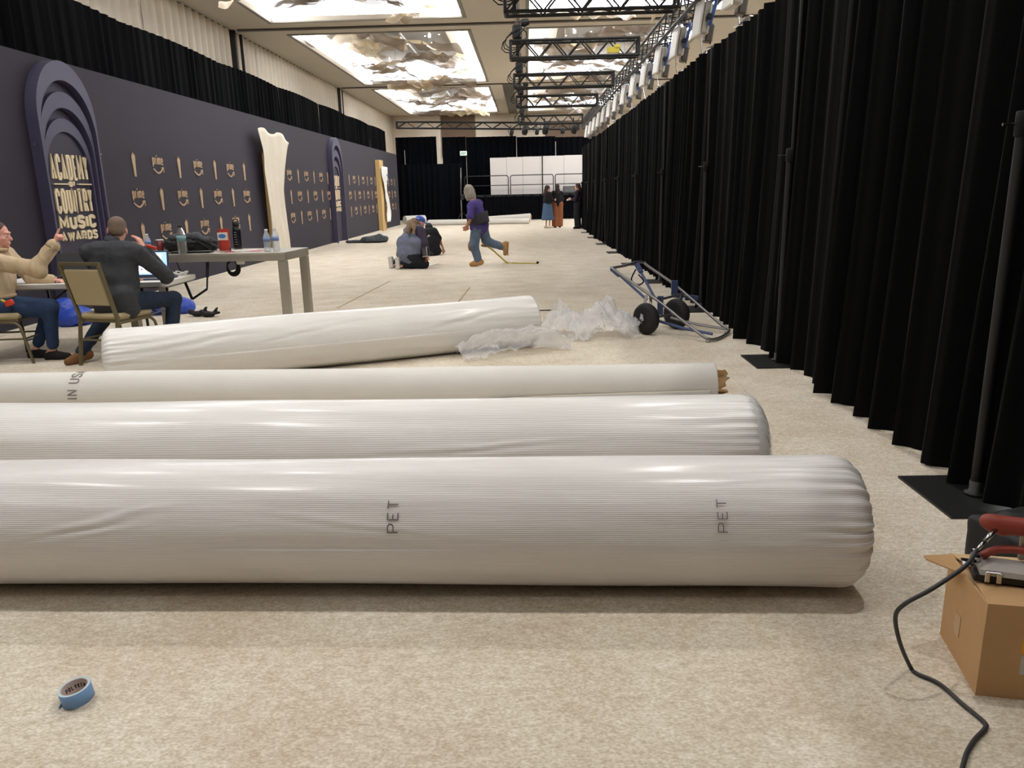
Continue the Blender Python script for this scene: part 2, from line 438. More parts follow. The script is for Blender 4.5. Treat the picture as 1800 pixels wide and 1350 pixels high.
# left wall of tall folding panels, back wall, right wall, near wall
mb = MB(); mb.box((XL-.2, 20.3, 3.05), (.1, 58.8, 6.1)); wl = struct('wall_left', mb, M['airwall'])
OFF = wl.location.copy()
rnd = random.Random(3)
me_p = None
yy = -8.9; k = 0
while yy < 49:
    # gently rippled fabric facing, as the photograph shows
    n = 25; P = []
    for z in (0.0, 6.08):
        P.append([(XL-.12+.075*math.sin(j*PI/4)+.01*rnd.random(), yy+1.22*j/(n-1), z) for j in range(n)])
    mb = MB(); mb.grid(P); mb.build('wall_panel', M['airwall'], wl, smooth=True)
    yy += 1.225; k += 1
for yp in (23.4, 36.0, 10.9):
    mb = MB(); mb.box((XL-.06, yp, 3.05), (.16, .12, 6.08)); mb.build('wall_post', M['darktrim'], wl)
    mb = MB(); mb.box((XL-.06, yp+.62, 3.05), (.10, .04, 6.08)); mb.build('wall_post', M['darktrim'], wl)
mb = MB(); mb.box((2.9, YF+.05, 3.05), (22.4, .1, 6.1)); wb = struct('wall_back', mb, M['airwall'])
OFF = wb.location.copy()
for (x0, x1, z0, z1, m) in ((-5.2, -3.1, 3.6, 6.08, 'backbrown'), (-3.05, -.9, 3.6, 6.08, 'airwall'), (-8.1, -5.25, 3.6, 6.08, 'airwall'), (1.2, 5, 4.2, 5.6, 'backbrown')):
    mb = MB(); mb.box(((x0+x1)/2, YF-.03, (z0+z1)/2), (x1-x0, .05, z1-z0)); mb.build('wall_panel', M[m], wb)
mb = MB(); mb.box((XR+.05, 20.3, 3.05), (.1, 58.8, 6.1)); struct('wall_right', mb, M['bdrape'])
mb = MB(); mb.box((2.9, YN-.05, 3.05), (22.4, .1, 6.1)); struct('wall_near', mb, M['bdrape'])
OFF = Vector((0, 0, 0))
# carpet seams
for a, b in (((-2.62, 10.4), (-2.45, 13.6)), ((-1.0, 10.4), (-.95, 12.4))):
    mb = MB(); mb.bar((a[0], a[1], .001), (b[0], b[1], .001), .025, .004)
    o = mb.build('carpet_seam', mat('seam_line', lin(170, 154, 126), .95, var=.1)); o['kind'] = 'structure'
a = fl(940, 546); b = fl(974, 546)
mb = MB(); mb.bar((a.x-.9, a.y, .006), (b.x, b.y, .006), .03, .012)
tag(mb.build('tack_strip', M['black']), 'thin black strip lying on the carpet behind the wrapped diagonal roll', 'strip')

# ---------------------------------------------------------------- chandeliers: sheets of crumpled wire mesh
def sheet_mesh(seed, lx, ly):
    r = np.random.RandomState(seed); nx, ny = 22, 14
    u, v = np.meshgrid(np.linspace(-.5, .5, nx), np.linspace(-.5, .5, ny))
    X = u*lx; Y = v*ly
    P = np.stack([X*2.2+seed*3.1, Y*2.2, np.full_like(X, seed*1.7)], -1)
    rid = 1-2*np.abs(vnoise(P)); Z = .13*rid+.05*vnoise(P*2.3)+.22*vnoise(P*.5)
    X = X+.05*vnoise(P*1.4+9); Y = Y+.05*vnoise(P*1.4+19)
    mb = MB(); mb.grid(np.stack([X, Y, Z], -1).tolist()); return mb
SH = [sheet_mesh(i+1, 1.5+.25*(i % 3), .95+.15*(i % 2)) for i in range(6)]
SHM = [SH[i].mesh('mesh_sheet', M['mesh1' if i % 2 else 'mesh2'], True) for i in range(6)]
names = {(0, 1): 'nearest, at the top edge, on the left', (0, 2): 'middle one on the left', (0, 3): 'farthest one on the left',
         (1, 1): 'nearest one above the black trusses', (1, 2): 'middle one above the black trusses', (1, 3): 'farthest one above the black trusses'}
cab = MB(); cab.tube([(0, 0, 0), (0, 0, 1)], 1, 5); cabm = cab.mesh('suspension_cable', M['track'])
for ci in (0, 1):
    for ri in (1, 2, 3):
        x0, x1 = cols[ci]; y0, y1 = rows[ri]
        rnd = random.Random(ci*10+ri)
        ch = thing('chandelier', 'crumpled mesh-sheet chandelier in a lit ceiling recess, '+names[(ci, ri)], 'chandelier', ((x0+x1)/2, (y0+y1)/2, CZ+H1), group='mesh chandeliers')
        n = 0
        for a in range(4):
            for b in range(7):
                if rnd.random() < .12 and b < 5: continue
                if b < 2 and rnd.random() < .6: continue
                x = x0+1.0+a*(x1-x0-2.0)/3+rnd.uniform(-.35, .35); y = y0+1.5+b*(y1-y0-2.4)/6+rnd.uniform(-.5, .5)
                z = CZ+rnd.uniform(-.32, .38)
                q = rnd.randrange(6)
                inst('mesh_sheet', SHM[q], ch, Vector((x, y, z))-OFF, (rnd.uniform(-.3, .3), rnd.uniform(-.22, .22), rnd.uniform(-.5, .5)+(PI if rnd.random() < .5 else 0)))
                if rnd.random() < .5: inst('suspension_cable', cabm, ch, Vector((x, y, z))-OFF, (0, 0, 0), (.006, .006, CZ+H1-z))
        for k_ in range(12):
            lm = MB(); lm.lathe([(.022, -.012), (.026, 0)], (x0+1.2+rnd.random()*(x1-x0-2.4), y0+.5+rnd.random()*(y1-y0)*.55, CZ+H1), (0, 0, 1), 8); lm.build('star_light', M['cove'], ch)
        # small downlights between the sheets
        for (ax, ay) in ((.3, .35), (.7, .35), (.3, .75), (.7, .75)):
            p = Vector((x0+(x1-x0)*ax, y0+(y1-y0)*ay, CZ+.5))
            lm = MB(); lm.lathe([(.05, 0), (.06, .1), (.02, .14)], p, (0, 0, 1), 12); lm.build('downlight', M['white'], ch)
for ci in (0, 1):
    for ri in (0, 1, 2):
        x0, x1 = cols[ci]; y0, y1 = rows[ri]
        for (ax, ay) in ((.3, .35), (.7, .35), (.3, .75), (.7, .75)):
            L = bpy.data.lights.new('downlight_lamp', 'SPOT'); L.energy = DOWN*10; L.spot_size = 2.0; L.spot_blend = .8; L.shadow_soft_size = .06
            L.color = (1, .97, .93); lo = bpy.data.objects.new('downlight_lamp', L); COL.objects.link(lo)
            lo.location = (x0+(x1-x0)*ax, y0+(y1-y0)*ay, CZ+.42)

# ---------------------------------------------------------------- pleated drapes
def drape(name, label, a, b, z0, z1, seed, cat='drape', m='drape', group=None, period=.19, amp=.05, flare=.09, hem=.03, topsag=0, rowsn=12, sagfn=None):
    a = Vector(a); b = Vector(b); L = (b-a).length; d = (b-a)/L; nrm = Vector((d.y, -d.x))     # nrm: toward the right of a->b
    npl = max(2, int(L/period)); n = npl*10+1
    u = np.linspace(0, 1, n); r = np.random.RandomState(seed)
    q = np.stack([u*L*1.1+seed*7.3, np.zeros(n), np.zeros(n)], -1)
    P = []
    for i in range(rowsn):
        t = i/(rowsn-1); h = 1-t                     # t: 0 bottom, 1 top
        ph = 2*PI*npl*u+2.2*vnoise(q*1.3)+.9*h*vnoise(q*2.1+3+np.array([0, h*1.1, 0]))
        A = amp*(.75+.5*vnoise(q*1.7+11))*(1+.8*h)
        off = A*np.sin(ph)+.35*A*np.sin(2.3*ph+1.3+2*vnoise(q+31))+.03*vnoise(q*.8+40)*h
        off = off+flare*h**2.2*(.6+.5*vnoise(q*.9+21))
        along = .25*A*np.cos(ph)
        zb = z0+hem*np.maximum(0, vnoise(q*1.5+51)+.2); zt = z1+(topsag*vnoise(q*.5+61) if topsag else 0)
        if sagfn is not None: zt = zt+np.array([sagfn(x) for x in u])
        z = zb+(zt-zb)*t
        P.append([(a.x+d.x*(uu*L+al)+nrm.x*o, a.y+d.y*(uu*L+al)+nrm.y*o, zz) for uu, al, o, zz in zip(u, along, off, z)])
    mb = MB(); mb.grid(P); o = mb.build(name, M[m], None, smooth=True)
    return tag(o, label, cat, group)

# ================================================================ black drape line on the right: uprights on plates, panels between
UY = [3.55+3.05*i for i in range(-1, 10)]
ordw = ['nearest', 'second', 'third', 'fourth', 'fifth', 'sixth', 'seventh', 'eighth', 'ninth', 'tenth']
for i in range(10):
    y0, y1 = UY[i], UY[i+1]
    drape('drape', 'pleated black drape, %s panel of the line along the right side' % (ordw[i] if i else 'nearest'),
          (2.25, y1+.03), (2.25, y0-.03), .012, 3.1, 40+i, group='black drape panels along the right', period=.27, rowsn=12 if i < 4 else 8)
mb = MB(); mb.box((0, 0, .006), (.56, .52, .012)); plm = mb.mesh('base_plate', M['black'])
mb = MB(); mb.tube([(0, 0, 0), (0, 0, 1)], 1, 12); pom = mb.mesh('pole', M['black'], True)
mb = MB(); mb.lathe([(.034, 0), (.034, .1), (.03, .105)], n=14); com = mb.mesh('collar', M['blackmat'], True)
mb = MB(); mb.tube([(0, 0, 0), (-.06, 0, 0)], .008, 6); knm = mb.mesh('locking_pin', M['chrome'])
mb = MB(); mb.lathe([(.05, 0), (.05, .012), (.03, .02), (.03, .07)], n=14); som = mb.mesh('socket', M['black'], True)
for i in range(1, 11):
    y = UY[i]; th = thing('drape_upright', 'black upright pole on a flat steel plate, %s along the right drapes' % ordw[i-1], 'pole', (2.16, y, 0), group='uprights of the right drape line')
    inst('base_plate', plm, th, (.03, 0, 0)); inst('pole', pom, th, (0, 0, .012), sc=(.026, .026, 1.72))
    inst('inner_pole', pom, th, (.02, 0, 1.72), sc=(.016, .016, 1.34))
    inst('collar', com, th, (0, 0, 1.68)); inst('locking_pin', knm, th, (-.03, 0, 1.73)); inst('socket', som, th, (0, 0, .012))
bm_ = MB(); bm_.tube([(0, 0, 0), (0, 1, 0)], 1, 8); bme = bm_.mesh('crossbar', M['chrome'])

# left drape line behind the printed backdrop
ly = [6.0+4.5*i for i in range(8)]+[41.8]
for i in range(8):
    sag = lambda u: .05*(1-4*(u-.5)**2)-.03
    drape('drape', 'black drape panel with a scalloped top behind the purple backdrop, %s from the near end' % ordw[i],
          (-7.3, ly[i]), (-7.3, ly[i+1]), .02, 4.66, 80+i, m='ldrape', group='black drapes behind the purple backdrop', period=.3, amp=.022, flare=.02, rowsn=5, sagfn=sag)
# dark drapes across the far end
bx = [-7.2, -4.95, -4.62, -3.3, -.55, 1.6, 4.2]
for i, (a, b, z0, z1, lab) in enumerate(((-7.2, -4.93, .02, 4.5, 'leftmost'), (-4.62, -3.3, .02, 4.45, 'beside the lit exit sign'), (-3.3, -.55, .02, 4.42, 'above the stage guard rail end'), (-.55, 1.6, .02, 4.36, 'behind the white stage panels'), (1.6, 4.4, .02, 4.3, 'rightmost'))):
    drape('drape', 'tall dark drape at the far end of the hall, '+lab, (a, 44.2), (b, 44.2), z0, z1, 120+i, m='bdrape', group='dark drapes at the far end', period=.3, amp=.06, flare=0, rowsn=4)
mb = MB(); mb.poly([(-4.95, 4.4), (-4.66, 2.9), (-4.95, 2.9)], lambda u, v, d: (u, 44.25-d, v), .01)  # pale sheet added to stand for the light gap between two drapes
tag(mb.build('gap_sheet', M['airwall']), 'pale triangular sheet added for the light gap between the dark drapes at the far left', 'gap sheet')
drape('drape', 'lower dark drape standing in front of the far drapes, left of the stage', (-6.75, 42.3), (-3.4, 42.3), .02, 2.98, 131, m='bdrape', period=.3, amp=.05, flare=0, rowsn=4, group='dark drapes at the far end')
for x, z0, z1, lab in ((-.52, 3.2, 4.25, 'pale drape pole rising above the middle of the white stage panels'), (1.62, 3.2, 4.0, 'pale drape pole rising above the right end of the white stage panels'), (-6.68, 2.5, 3.75, 'pale drape pole at the far left beyond the purple backdrop')):
    t = thing('drape_pole', lab, 'pole', (x, 44.0, 0)); mb = MB(); mb.tube([(x, 44.0, 0), (x, 44.0, z1+.06)], .022, 8); mb.build('pole', M['steel'], t, True)
    mb = MB(); mb.box((x, 44.0, .01), (.2, .2, .02)); mb.build('base_plate', M['black'], t)
t = thing('drape_pole', 'pale telescopic stand in front of the far drapes beside the walking man', 'pole', (-3.45, 42.0, 0))
mb = MB(); mb.tube([(-3.5, 42, 0), (-3.5, 42, 1.4)], .03, 8); mb.build('pole', M['steel'], t, True)
mb = MB(); mb.tube([(-3.5, 42, 1.4), (-3.45, 42, 2.75)], .018, 8); mb.build('inner_pole', M['steel'], t, True)
for k in range(3):
    a = k*2.1; mb = MB(); mb.bar((-3.5, 42, .5), (-3.5+.45*math.cos(a), 42+.45*math.sin(a), .02), .03); mb.build('leg', M['black'], t)
mb = MB(); mb.box((-3.42, 41.9, 1.25), (.2, .16, .3), bev=.03); mb.build('control_box', M['black'], t)

# exit sign
t = thing('exit_sign', 'small lit EXIT sign high on the dark drapes at the far end', 'sign', (-3.45, 44.1, 3.45))
mb = MB(); mb.box((-3.45, 44.08, 3.57), (.38, .08, .24), bev=.02); mb.build('housing', mat('sign_face', lin(214, 226, 214), .5, emit=.5), t)
GL = {
 'A': [[(0, 0), (.5, 1), (1, 0)], [(.2, .32), (.8, .32)]], 'C': [[(1, .72), (1, .88), (.7, 1), (.3, 1), (0, .88), (0, .12), (.3, 0), (.7, 0), (1, .12), (1, .28)]],
 'D': [[(0, 0), (0, 1), (.65, 1), (1, .85), (1, .15), (.65, 0), (0, 0)]], 'E': [[(1, 1), (0, 1), (0, 0), (1, 0)], [(0, .5), (.8, .5)]],
 'M': [[(0, 0), (0, 1), (.5, .3), (1, 1), (1, 0)]], 'Y': [[(0, 1), (.5, .45), (1, 1)], [(.5, .45), (.5, 0)]],
 'O': [[(.3, 0), (.7, 0), (1, .14), (1, .86), (.7, 1), (.3, 1), (0, .86), (0, .14), (.3, 0)]], 'F': [[(0, 0), (0, 1), (1, 1)], [(0, .5), (.8, .5)]],
 'U': [[(0, 1), (0, .14), (.3, 0), (.7, 0), (1, .14), (1, 1)]], 'N': [[(0, 0), (0, 1), (1, 0), (1, 1)]], 'T': [[(0, 1), (1, 1)], [(.5, 1), (.5, 0)]],
 'R': [[(0, 0), (0, 1), (.7, 1), (1, .88), (1, .58), (.7, .47), (0, .47)], [(.5, .47), (1, 0)]],
 'S': [[(1, .78), (1, .9), (.7, 1), (.3, 1), (0, .88), (0, .64), (.3, .52), (.7, .48), (1, .36), (1, .12), (.7, 0), (.3, 0), (0, .1), (0, .22)]],
 'I': [[(.5, 0), (.5, 1)]], 'W': [[(0, 1), (.25, 0), (.5, .8), (.75, 0), (1, 1)]], 'P': [[(0, 0), (0, 1), (.7, 1), (1, .88), (1, .58), (.7, .45), (0, .45)]],
 'L': [[(0, 1), (0, 0), (1, 0)]], 'K': [[(0, 0), (0, 1)], [(1, 1), (0, .45), (1, 0)]], 'X': [[(0, 0), (1, 1)], [(0, 1), (1, 0)]], 'B': [[(0, 0), (0, 1), (.7, 1), (.9, .75), (.7, .5), (0, .5)], [(.7, .5), (1, .25), (.7, 0), (0, 0)]],
 'G': [[(1, .72), (1, .88), (.7, 1), (.3, 1), (0, .88), (0, .12), (.3, 0), (.7, 0), (1, .12), (1, .45), (.55, .45)]],
 'p': [[(0, -.42), (0, 1)], [(0, .2), (.3, 0), (.7, 0), (1, .25), (1, .75), (.7, 1), (.3, 1), (0, .8)]], 'r': [[(0, 0), (0, 1)], [(0, .7), (.35, 1), (1, 1)]],
 'i': [[(.5, 0), (.5, 1)], [(.5, 1.28), (.5, 1.5)]], 'm': [[(0, 0), (0, 1)], [(0, .75), (.2, 1), (.38, 1), (.5, .8), (.5, 0)], [(.5, .75), (.7, 1), (.88, 1), (1, .8), (1, 0)]],
 'e': [[(0, .52), (1, .52), (1, .75), (.7, 1), (.3, 1), (0, .75), (0, .25), (.3, 0), (.7, 0), (1, .15)]], ' ': [],
}
GW = {'I': .3, 'M': 1.25, 'W': 1.4, 'm': 1.5, 'i': .25, 'r': .7, 'E': .85, 'F': .85, ' ': .5}
def word(txt, w, h, t, place, depth, gap=.18, sub=1):
    """list of (letter, MB); the word fills w x h from (0,0); t = stroke width"""
    ws = [GW.get(c, 1) for c in txt]; tot = sum(ws)+gap*(len(txt)-1); s = w/tot; x = 0; out = []
    for c, q in zip(txt, ws):
        mb = MB()
        for pl in GL[c]: mb.stroke([(x+t/2+p[0]*max(.001, q*s-t), t/2+p[1]*(h-t)) for p in pl], t, place, depth, sub)
        if mb.v: out.append((c, mb))
        x += (q+gap)*s
    return out
for c, mb in word('EXIT', .26, .13, .025, lambda u, v, d: (-3.58+u, 44.03-d, 3.505+v), .006): mb.build('letter', mat('exit_green', lin(70, 140, 110), .5), t)

# ================================================================ stage
t = thing('stage', 'low black stage platform with a pleated black skirt at the far end', 'stage', (.2, 42.6, 0))
mb = MB(); mb.box((.6, 42.75, 1.27), (7.6, 2.3, .1)); mb.build('deck', M['blackmat'], t)
n = 160; P = []
for z in (.01, 1.3):
    P.append([(-3.15+7.4*i/n, 41.62-.03*math.sin(i*1.3)-.02*math.sin(i*.6+z), z) for i in range(n+1)])
mb = MB(); mb.grid(P); mb.build('skirt', M['bdrape'], t, True)
for k, x in enumerate((-3, -.8, 1.4, 3.8)): mb = MB(); mb.bar((x, 42.4, 0), (x, 42.4, 1.22), .06); mb.build('leg', M['black'], t)
# white panels standing on the stage
for k, (x0, x1, lab) in enumerate(((-1.93, -1.06, 'leftmost'), (-1.05, -.2, 'second from the left'), (-.19, .85, 'third from the left'), (.88, 2.0, 'fourth from the left'), (2.01, 3.0, 'rightmost, half hidden by the drape line'))):
    mb = MB(); mb.box(((x0+x1)/2, 42.6, 1.32+.955), (x1-x0, .05, 1.91+.02*k), bev=.006); tag(mb.build('white_flat', M['panelw']), 'plain white panel standing on the far stage, '+lab, 'panel', 'white panels on the far stage')
mb = MB(); mb.tube([(.84, 42.5, 1.32), (.84, 42.5, 3.3)], .02, 8); tag(mb.build('panel_post', M['black'], None, True), 'thin black post between the white panels on the stage', 'post')
# guard rails
for k, (x0, x1, lab) in enumerate(((-3.25, -.96, 'left one beside the walking man'), (-.85, 1.4, 'middle one'), (1.5, 3.7, 'right one, running behind the drape line'))):
    t = thing('guard_rail', 'black tube guard rail on the far stage, '+lab, 'railing', ((x0+x1)/2, 41.7, 1.32), group='guard rails on the far stage')
    z0, z1 = 1.3, 2.29; r = .1
    pts = [(x0, 41.7, z0), (x0, 41.7, z1-r), (x0+.03, 41.7, z1-.03), (x0+r, 41.7, z1), (x1-r, 41.7, z1), (x1-.03, 41.7, z1-.03), (x1, 41.7, z1-r), (x1, 41.7, z0)]
    mb = MB(); mb.tube(pts, .024, 8); mb.build('rail_loop', M['black'], t, True)
    mb = MB(); mb.tube([(x0, 41.7, 1.8), (x1, 41.7, 1.8)], .02, 8); mb.build('mid_rail', M['black'], t, True)
# floor monitor
t = thing('stage_monitor', 'dark wedge loudspeaker with a grey grille on the right of the far stage', 'speaker', (2.2, 41.9, 1.32))
mb = MB(); mb.poly([(41.7, 1.32), (42.1, 1.32), (42.1, 1.62), (41.9, 1.68)], lambda u, v, d: (1.92+d, u, v), .62); mb.build('cabinet', M['black'], t, fixn=True)
mb = MB(); mb.poly([(41.715, 1.37), (41.89, 1.66), (41.88, 1.67), (41.70, 1.38)], lambda u, v, d: (1.96+d, u, v), .54); mb.build('grille', mat('speaker_grille', lin(84, 84, 84), .7, var=.3, vscale=90), t, fixn=True)

# ================================================================ trusses
ub = MB(); ub.tube([(0, 0, 0), (0, 0, 1)], 1, 6); ubm = ub.mesh('brace', M['truss'])
uc = MB(); uc.tube([(0, 0, 0), (0, 0, 1)], 1, 8); ucm = uc.mesh('chord', M['truss'])
def truss(root, a, b, s, step, cr=.024, br=.012, faces=(0, 1, 2, 3)):
    a = Vector(a); b = Vector(b); x, d, u = basis(b-a); L = (b-a).length
    c4 = [x*(s/2*p)+u*(s/2*q) for p, q in ((-1, -1), (1, -1), (1, 1), (-1, 1))]
    for c in c4: between(ucm, 'chord', root, a+c, b+c, cr)
    n = max(2, int(L/step)); 
    for f in faces:
        p, q = c4[f], c4[(f+1) % 4]
        for i in range(n):
            s0, s1 = d*(L*i/n), d*(L*(i+1)/n)
            e_ = (i+(f > 1)) % 2 == 0
            between(ubm, 'brace', root, a+(p if e_ else q)+s0, a+(q if e_ else p)+s1, br)
    for e in (a, b):
        for k in range(4): between(ucm, 'end_frame', root, e+c4[k], e+c4[(k+1) % 4], cr)
TY = [11.0, 14.6, 18.6, 22.7, 28.5]
for i, y in enumerate(TY):
    t = thing('cross_truss', 'black box truss spanning over the carpet, %s from the camera' % ordw[i], 'truss', (1, y, 3.9), group='black cross trusses')
    truss(t, (-.24, y, 3.9), (2.0, y, 3.9),   .28, .24, faces=(0, 1, 2, 3) if i < 4 else (1, 3))
    # hoist with chain at the left end
    h = thing('chain_hoist', 'black chain hoist with looping cables at the left end of the %s cross truss' % ('first second third fourth fifth'.split()[i]), 'hoist', (-.12, y, 4.04), group='chain hoists on the trusses')
    mb = MB(); mb.box((-.12, y, 4.2), (.17, .14, .24), bev=.03); mb.lathe([(.05, 0), (.07, .05), (.05, .14)], (-.05, y, 4.34), (1, 0, .2), 10); mb.build('motor', M['black'], h)
    mb = MB(); mb.tube([(-.14, y, 4.32), (-.14, y, CZ)], .009, 6); mb.tube([(-.10, y, 4.32), (-.10, y, CZ)], .006, 6); mb.build('chain', M['track'], h)
    for k in range(3):
        pts = [(-.2+.2*math.sin(q*.7+k)+.03*k, y-.08+.05*k, 4.05+.16*k*.3+.2*math.sin(q*.55+k*.8)) for q in range(11)]
        mb = MB(); mb.tube(pts, .009, 5); mb.build('cable_loop', M['blackmat'], h, True)
    mb = MB(); mb.bar((-.12, y, 3.78), (-.12, y, 4.1), .05, .02); mb.build('sling', M['black'], h)
t = thing('long_truss', 'long black box truss running down the hall above the right drapes', 'truss', (2.33, 20, 3.9))
truss(t, (2.33, 8.2, 3.92), (2.33, 31.2, 3.92), .3, .3)
t = thing('yellow_tag', 'small yellow strap wrapped on the second cross truss', 'strap', (1.55, 14.45, 3.86))
mb = MB(); mb.box((1.55, 14.44, 3.84), (.22, .03, .1), bev=.008); mb.build('strap_band', M['yellow'], t); mb = MB(); mb.box((1.62, 14.43, 3.9), (.1, .03, .06), bev=.008); mb.build('strap_end', M['yellow'], t)
t = thing('back_truss', 'black box truss hung across the far end above the dark drapes', 'truss', (-2, 41.5, 4.9))
truss(t, (-6.8, 42.6, 5.02), (2.8, 42.6, 4.72), .32, .5, br=.02, cr=.035, faces=(1, 3))

# lamps on the long truss: flat panel lights in blue yokes
def panel_light(y, k):
    t = thing('panel_light', 'unlit white panel light in a blue yoke on the long truss, %s from the camera' % (ordw[k] if k < 10 else ('eleventh twelfth thirteenth fourteenth fifteenth'.split()[k-10])), 'stage light', (2.2, y, 3.55), rotz=0, group='panel lights on the long truss', world=False)
    R = Euler((0, math.radians(8), math.radians(6))).to_matrix()
    q = lambda p: R @ Vector(p)
    mb = MB(); mb.box(q((0, 0, 0)), (.03, .30, .42), R, bev=.008); mb.build('diffuser', M['white'], t)
    mb = MB(); mb.box(q((.07, 0, 0)), (.11, .30, .40), R, bev=.03); mb.build('body', M['steel'], t)
    mb = MB(); mb.tube([q(p) for p in ((.10, -.19, -.1), (.13, -.2, .12), (.16, -.14, .25), (.16, .14, .25), (.11, .2, .16), (.08, .19, 0))], .024, 6); mb.build('yoke', mat('yoke_blue', lin(60, 92, 160), .4, var=.1), t, True)
    mb = MB(); mb.lathe([(.035, 0), (.04, .02), (.03, .05)], q((.08, -.18, 0)), q((0, -1, 0)), 10); mb.build('tilt_knob', M['black'], t)
    mb = MB(); mb.tube([q((.14, 0, .27)), Vector((.13, 0, .22)), Vector((.13, 0, .34))], .02, 8); mb.build('clamp', M['black'], t)
    mb = MB(); mb.tube([q((.15, .05, -.05)), q((.24, .1, -.22)), q((.3, .3, -.2)), q((.25, .5, .1)), q((.2, .7, .25))], .01, 5); mb.build('power_cable', M['blackmat'], t, True)
    mb = MB(); mb.box(q((.2, .12, -.12)), (.1, .14, .22), R, bev=.02); mb.build('ballast', M['track'], t)
for k in range(14): panel_light(9.0+1.58*k, k)
# film reflector pans hanging behind the drape top, loose silver sheets
for k in range(9):
    y = 9.8+1.9*k; r = random.Random(k)
    P = [[(2.52+.3*u+r.uniform(-.03, .03), y+.5*(v-.5)+r.uniform(-.03, .03), 3.32+.12*u+r.uniform(-.05, .05)) for u in np.linspace(0, 1, 4)] for v in np.linspace(0, 1, 5)]
    mb = MB(); mb.grid(P); mb.tube([P[2][0], (2.46, y, 3.78)], .005, 5)
    o = mb.build('reflector_sheet', M['chrome'], None); tag(o, 'crumpled silver reflector sheet under the long truss, %s from the camera' % ordw[k], 'reflector', 'silver reflector sheets')
    so = o.modifiers.new('thickness', 'SOLIDIFY'); so.thickness = .004
# small spotlights at the far end
def spot(x, y, z, lab):
    t = thing('spotlight', lab, 'stage light', (x, y, z), group='black spotlights')
    mb = MB(); mb.lathe([(.08, 0), (.11, .08), (.1, .24), (.06, .3)], (x, y, z-.3), (.2, -.35, 1), 12); mb.build('lamp_head', M['black'], t, True)
    mb = MB(); mb.tube([(x-.14, y, z-.15), (x-.14, y, z+.06), (x+.14, y, z+.06), (x+.14, y, z-.15)], .02, 6); mb.build('yoke', M['black'], t)
    mb = MB(); mb.tube([(x, y, z+.06), (x, y, max(z+.22, 4.78 if y > 40 else z+.1))], .025, 6); mb.build('clamp', M['black'], t)
for i, (px, py, Y, lab) in enumerate(((898, 228, 42.44, 'black spotlight under the far truss, leftmost'), (943, 226, 42.44, 'black spotlight under the far truss, middle one'), (988, 224, 42.44, 'black spotlight under the far truss, rightmost'), (957, 198, 28.5, 'black spotlight hanging alone under the fifth cross truss'), (1008, 198, 28.5, 'black spotlight on the fifth cross truss near the drape line'), (921, 203, 28.5, 'black spotlight at the left end of the fifth cross truss'))):
    p = at(px, py, Y); spot(p.x, p.y, p.z if Y > 40 else 3.72, lab)

# ================================================================ purple printed backdrop on the left
BXW = -6.2; BH = 3.31
t = thing('backdrop_wall', 'long purple printed backdrop wall with rows of bronze logos and crests', 'backdrop', (BXW, 22, 0))
yb = 3.0; k = 0
while yb < 38.0:
    y1 = min(yb+2.44, 38.2)
    mb = MB(); mb.box((BXW-.05, (yb+y1)/2, BH/2+.001), (.1, y1-yb-.0006, BH)); mb.build('wall_panel', M['purple'], t); yb = y1
mb = MB(); mb.box((BXW+.06, 20.6, .012), (.12, 35.2, .024)); mb.build('plinth', M['muslin'], t)
Lp = lambda y0, z0: (lambda u, v, d: (BXW+.0+d, y0+u, z0+v))
trophy_pts = [(-.03, -.19), (.03, -.19), (.042, 0), (.058, .105), (.05, .15), (.036, .12), (.028, .17), (.012, .135), (.0, .19), (-.014, .14), (-.03, .165), (-.034, .12), (-.052, .14), (-.056, .1), (-.042, 0)]
mb = MB(); mb.poly(trophy_pts, lambda u, v, d: (d, u, v), .012); trm = mb.mesh('trophy_logo', M['logo'])
mb = MB()
for c, w_ in word('prime', .38, .12, .023, lambda u, v, d: (d, u-.185, v+.01), .012, gap=.28): mb.add(w_.v, w_.f)
arc = [(-.17+.34*i/12, -.055-.075*math.sin(PI*i/12)+.02*(i/12)) for i in range(13)]
mb.stroke(arc, .028, lambda u, v, d: (d, u, v), .012); mb.stroke([(.11, -.04), (.19, -.03), (.185, -.105)], .026, lambda u, v, d: (d, u, v), .012)
prm = mb.mesh('prime_logo', M['logo'])
def logo(kind, y, z): inst('prime_logo' if kind else 'trophy_logo', prm if kind else trm, t, Vector((BXW+.001, y, z))-OFF)
for r_, z in enumerate((2.05, 1.51, .96)):
    for i in range(7):
        y = 12.5+.815*i; logo((i+r_) % 2, y, z)
    for i in range(7): logo((i+r_) % 2, 19.9+.795*i, z-.02)
    for i in range(13): logo((i+r_) % 2, 27.65+.79*i, z-.03)

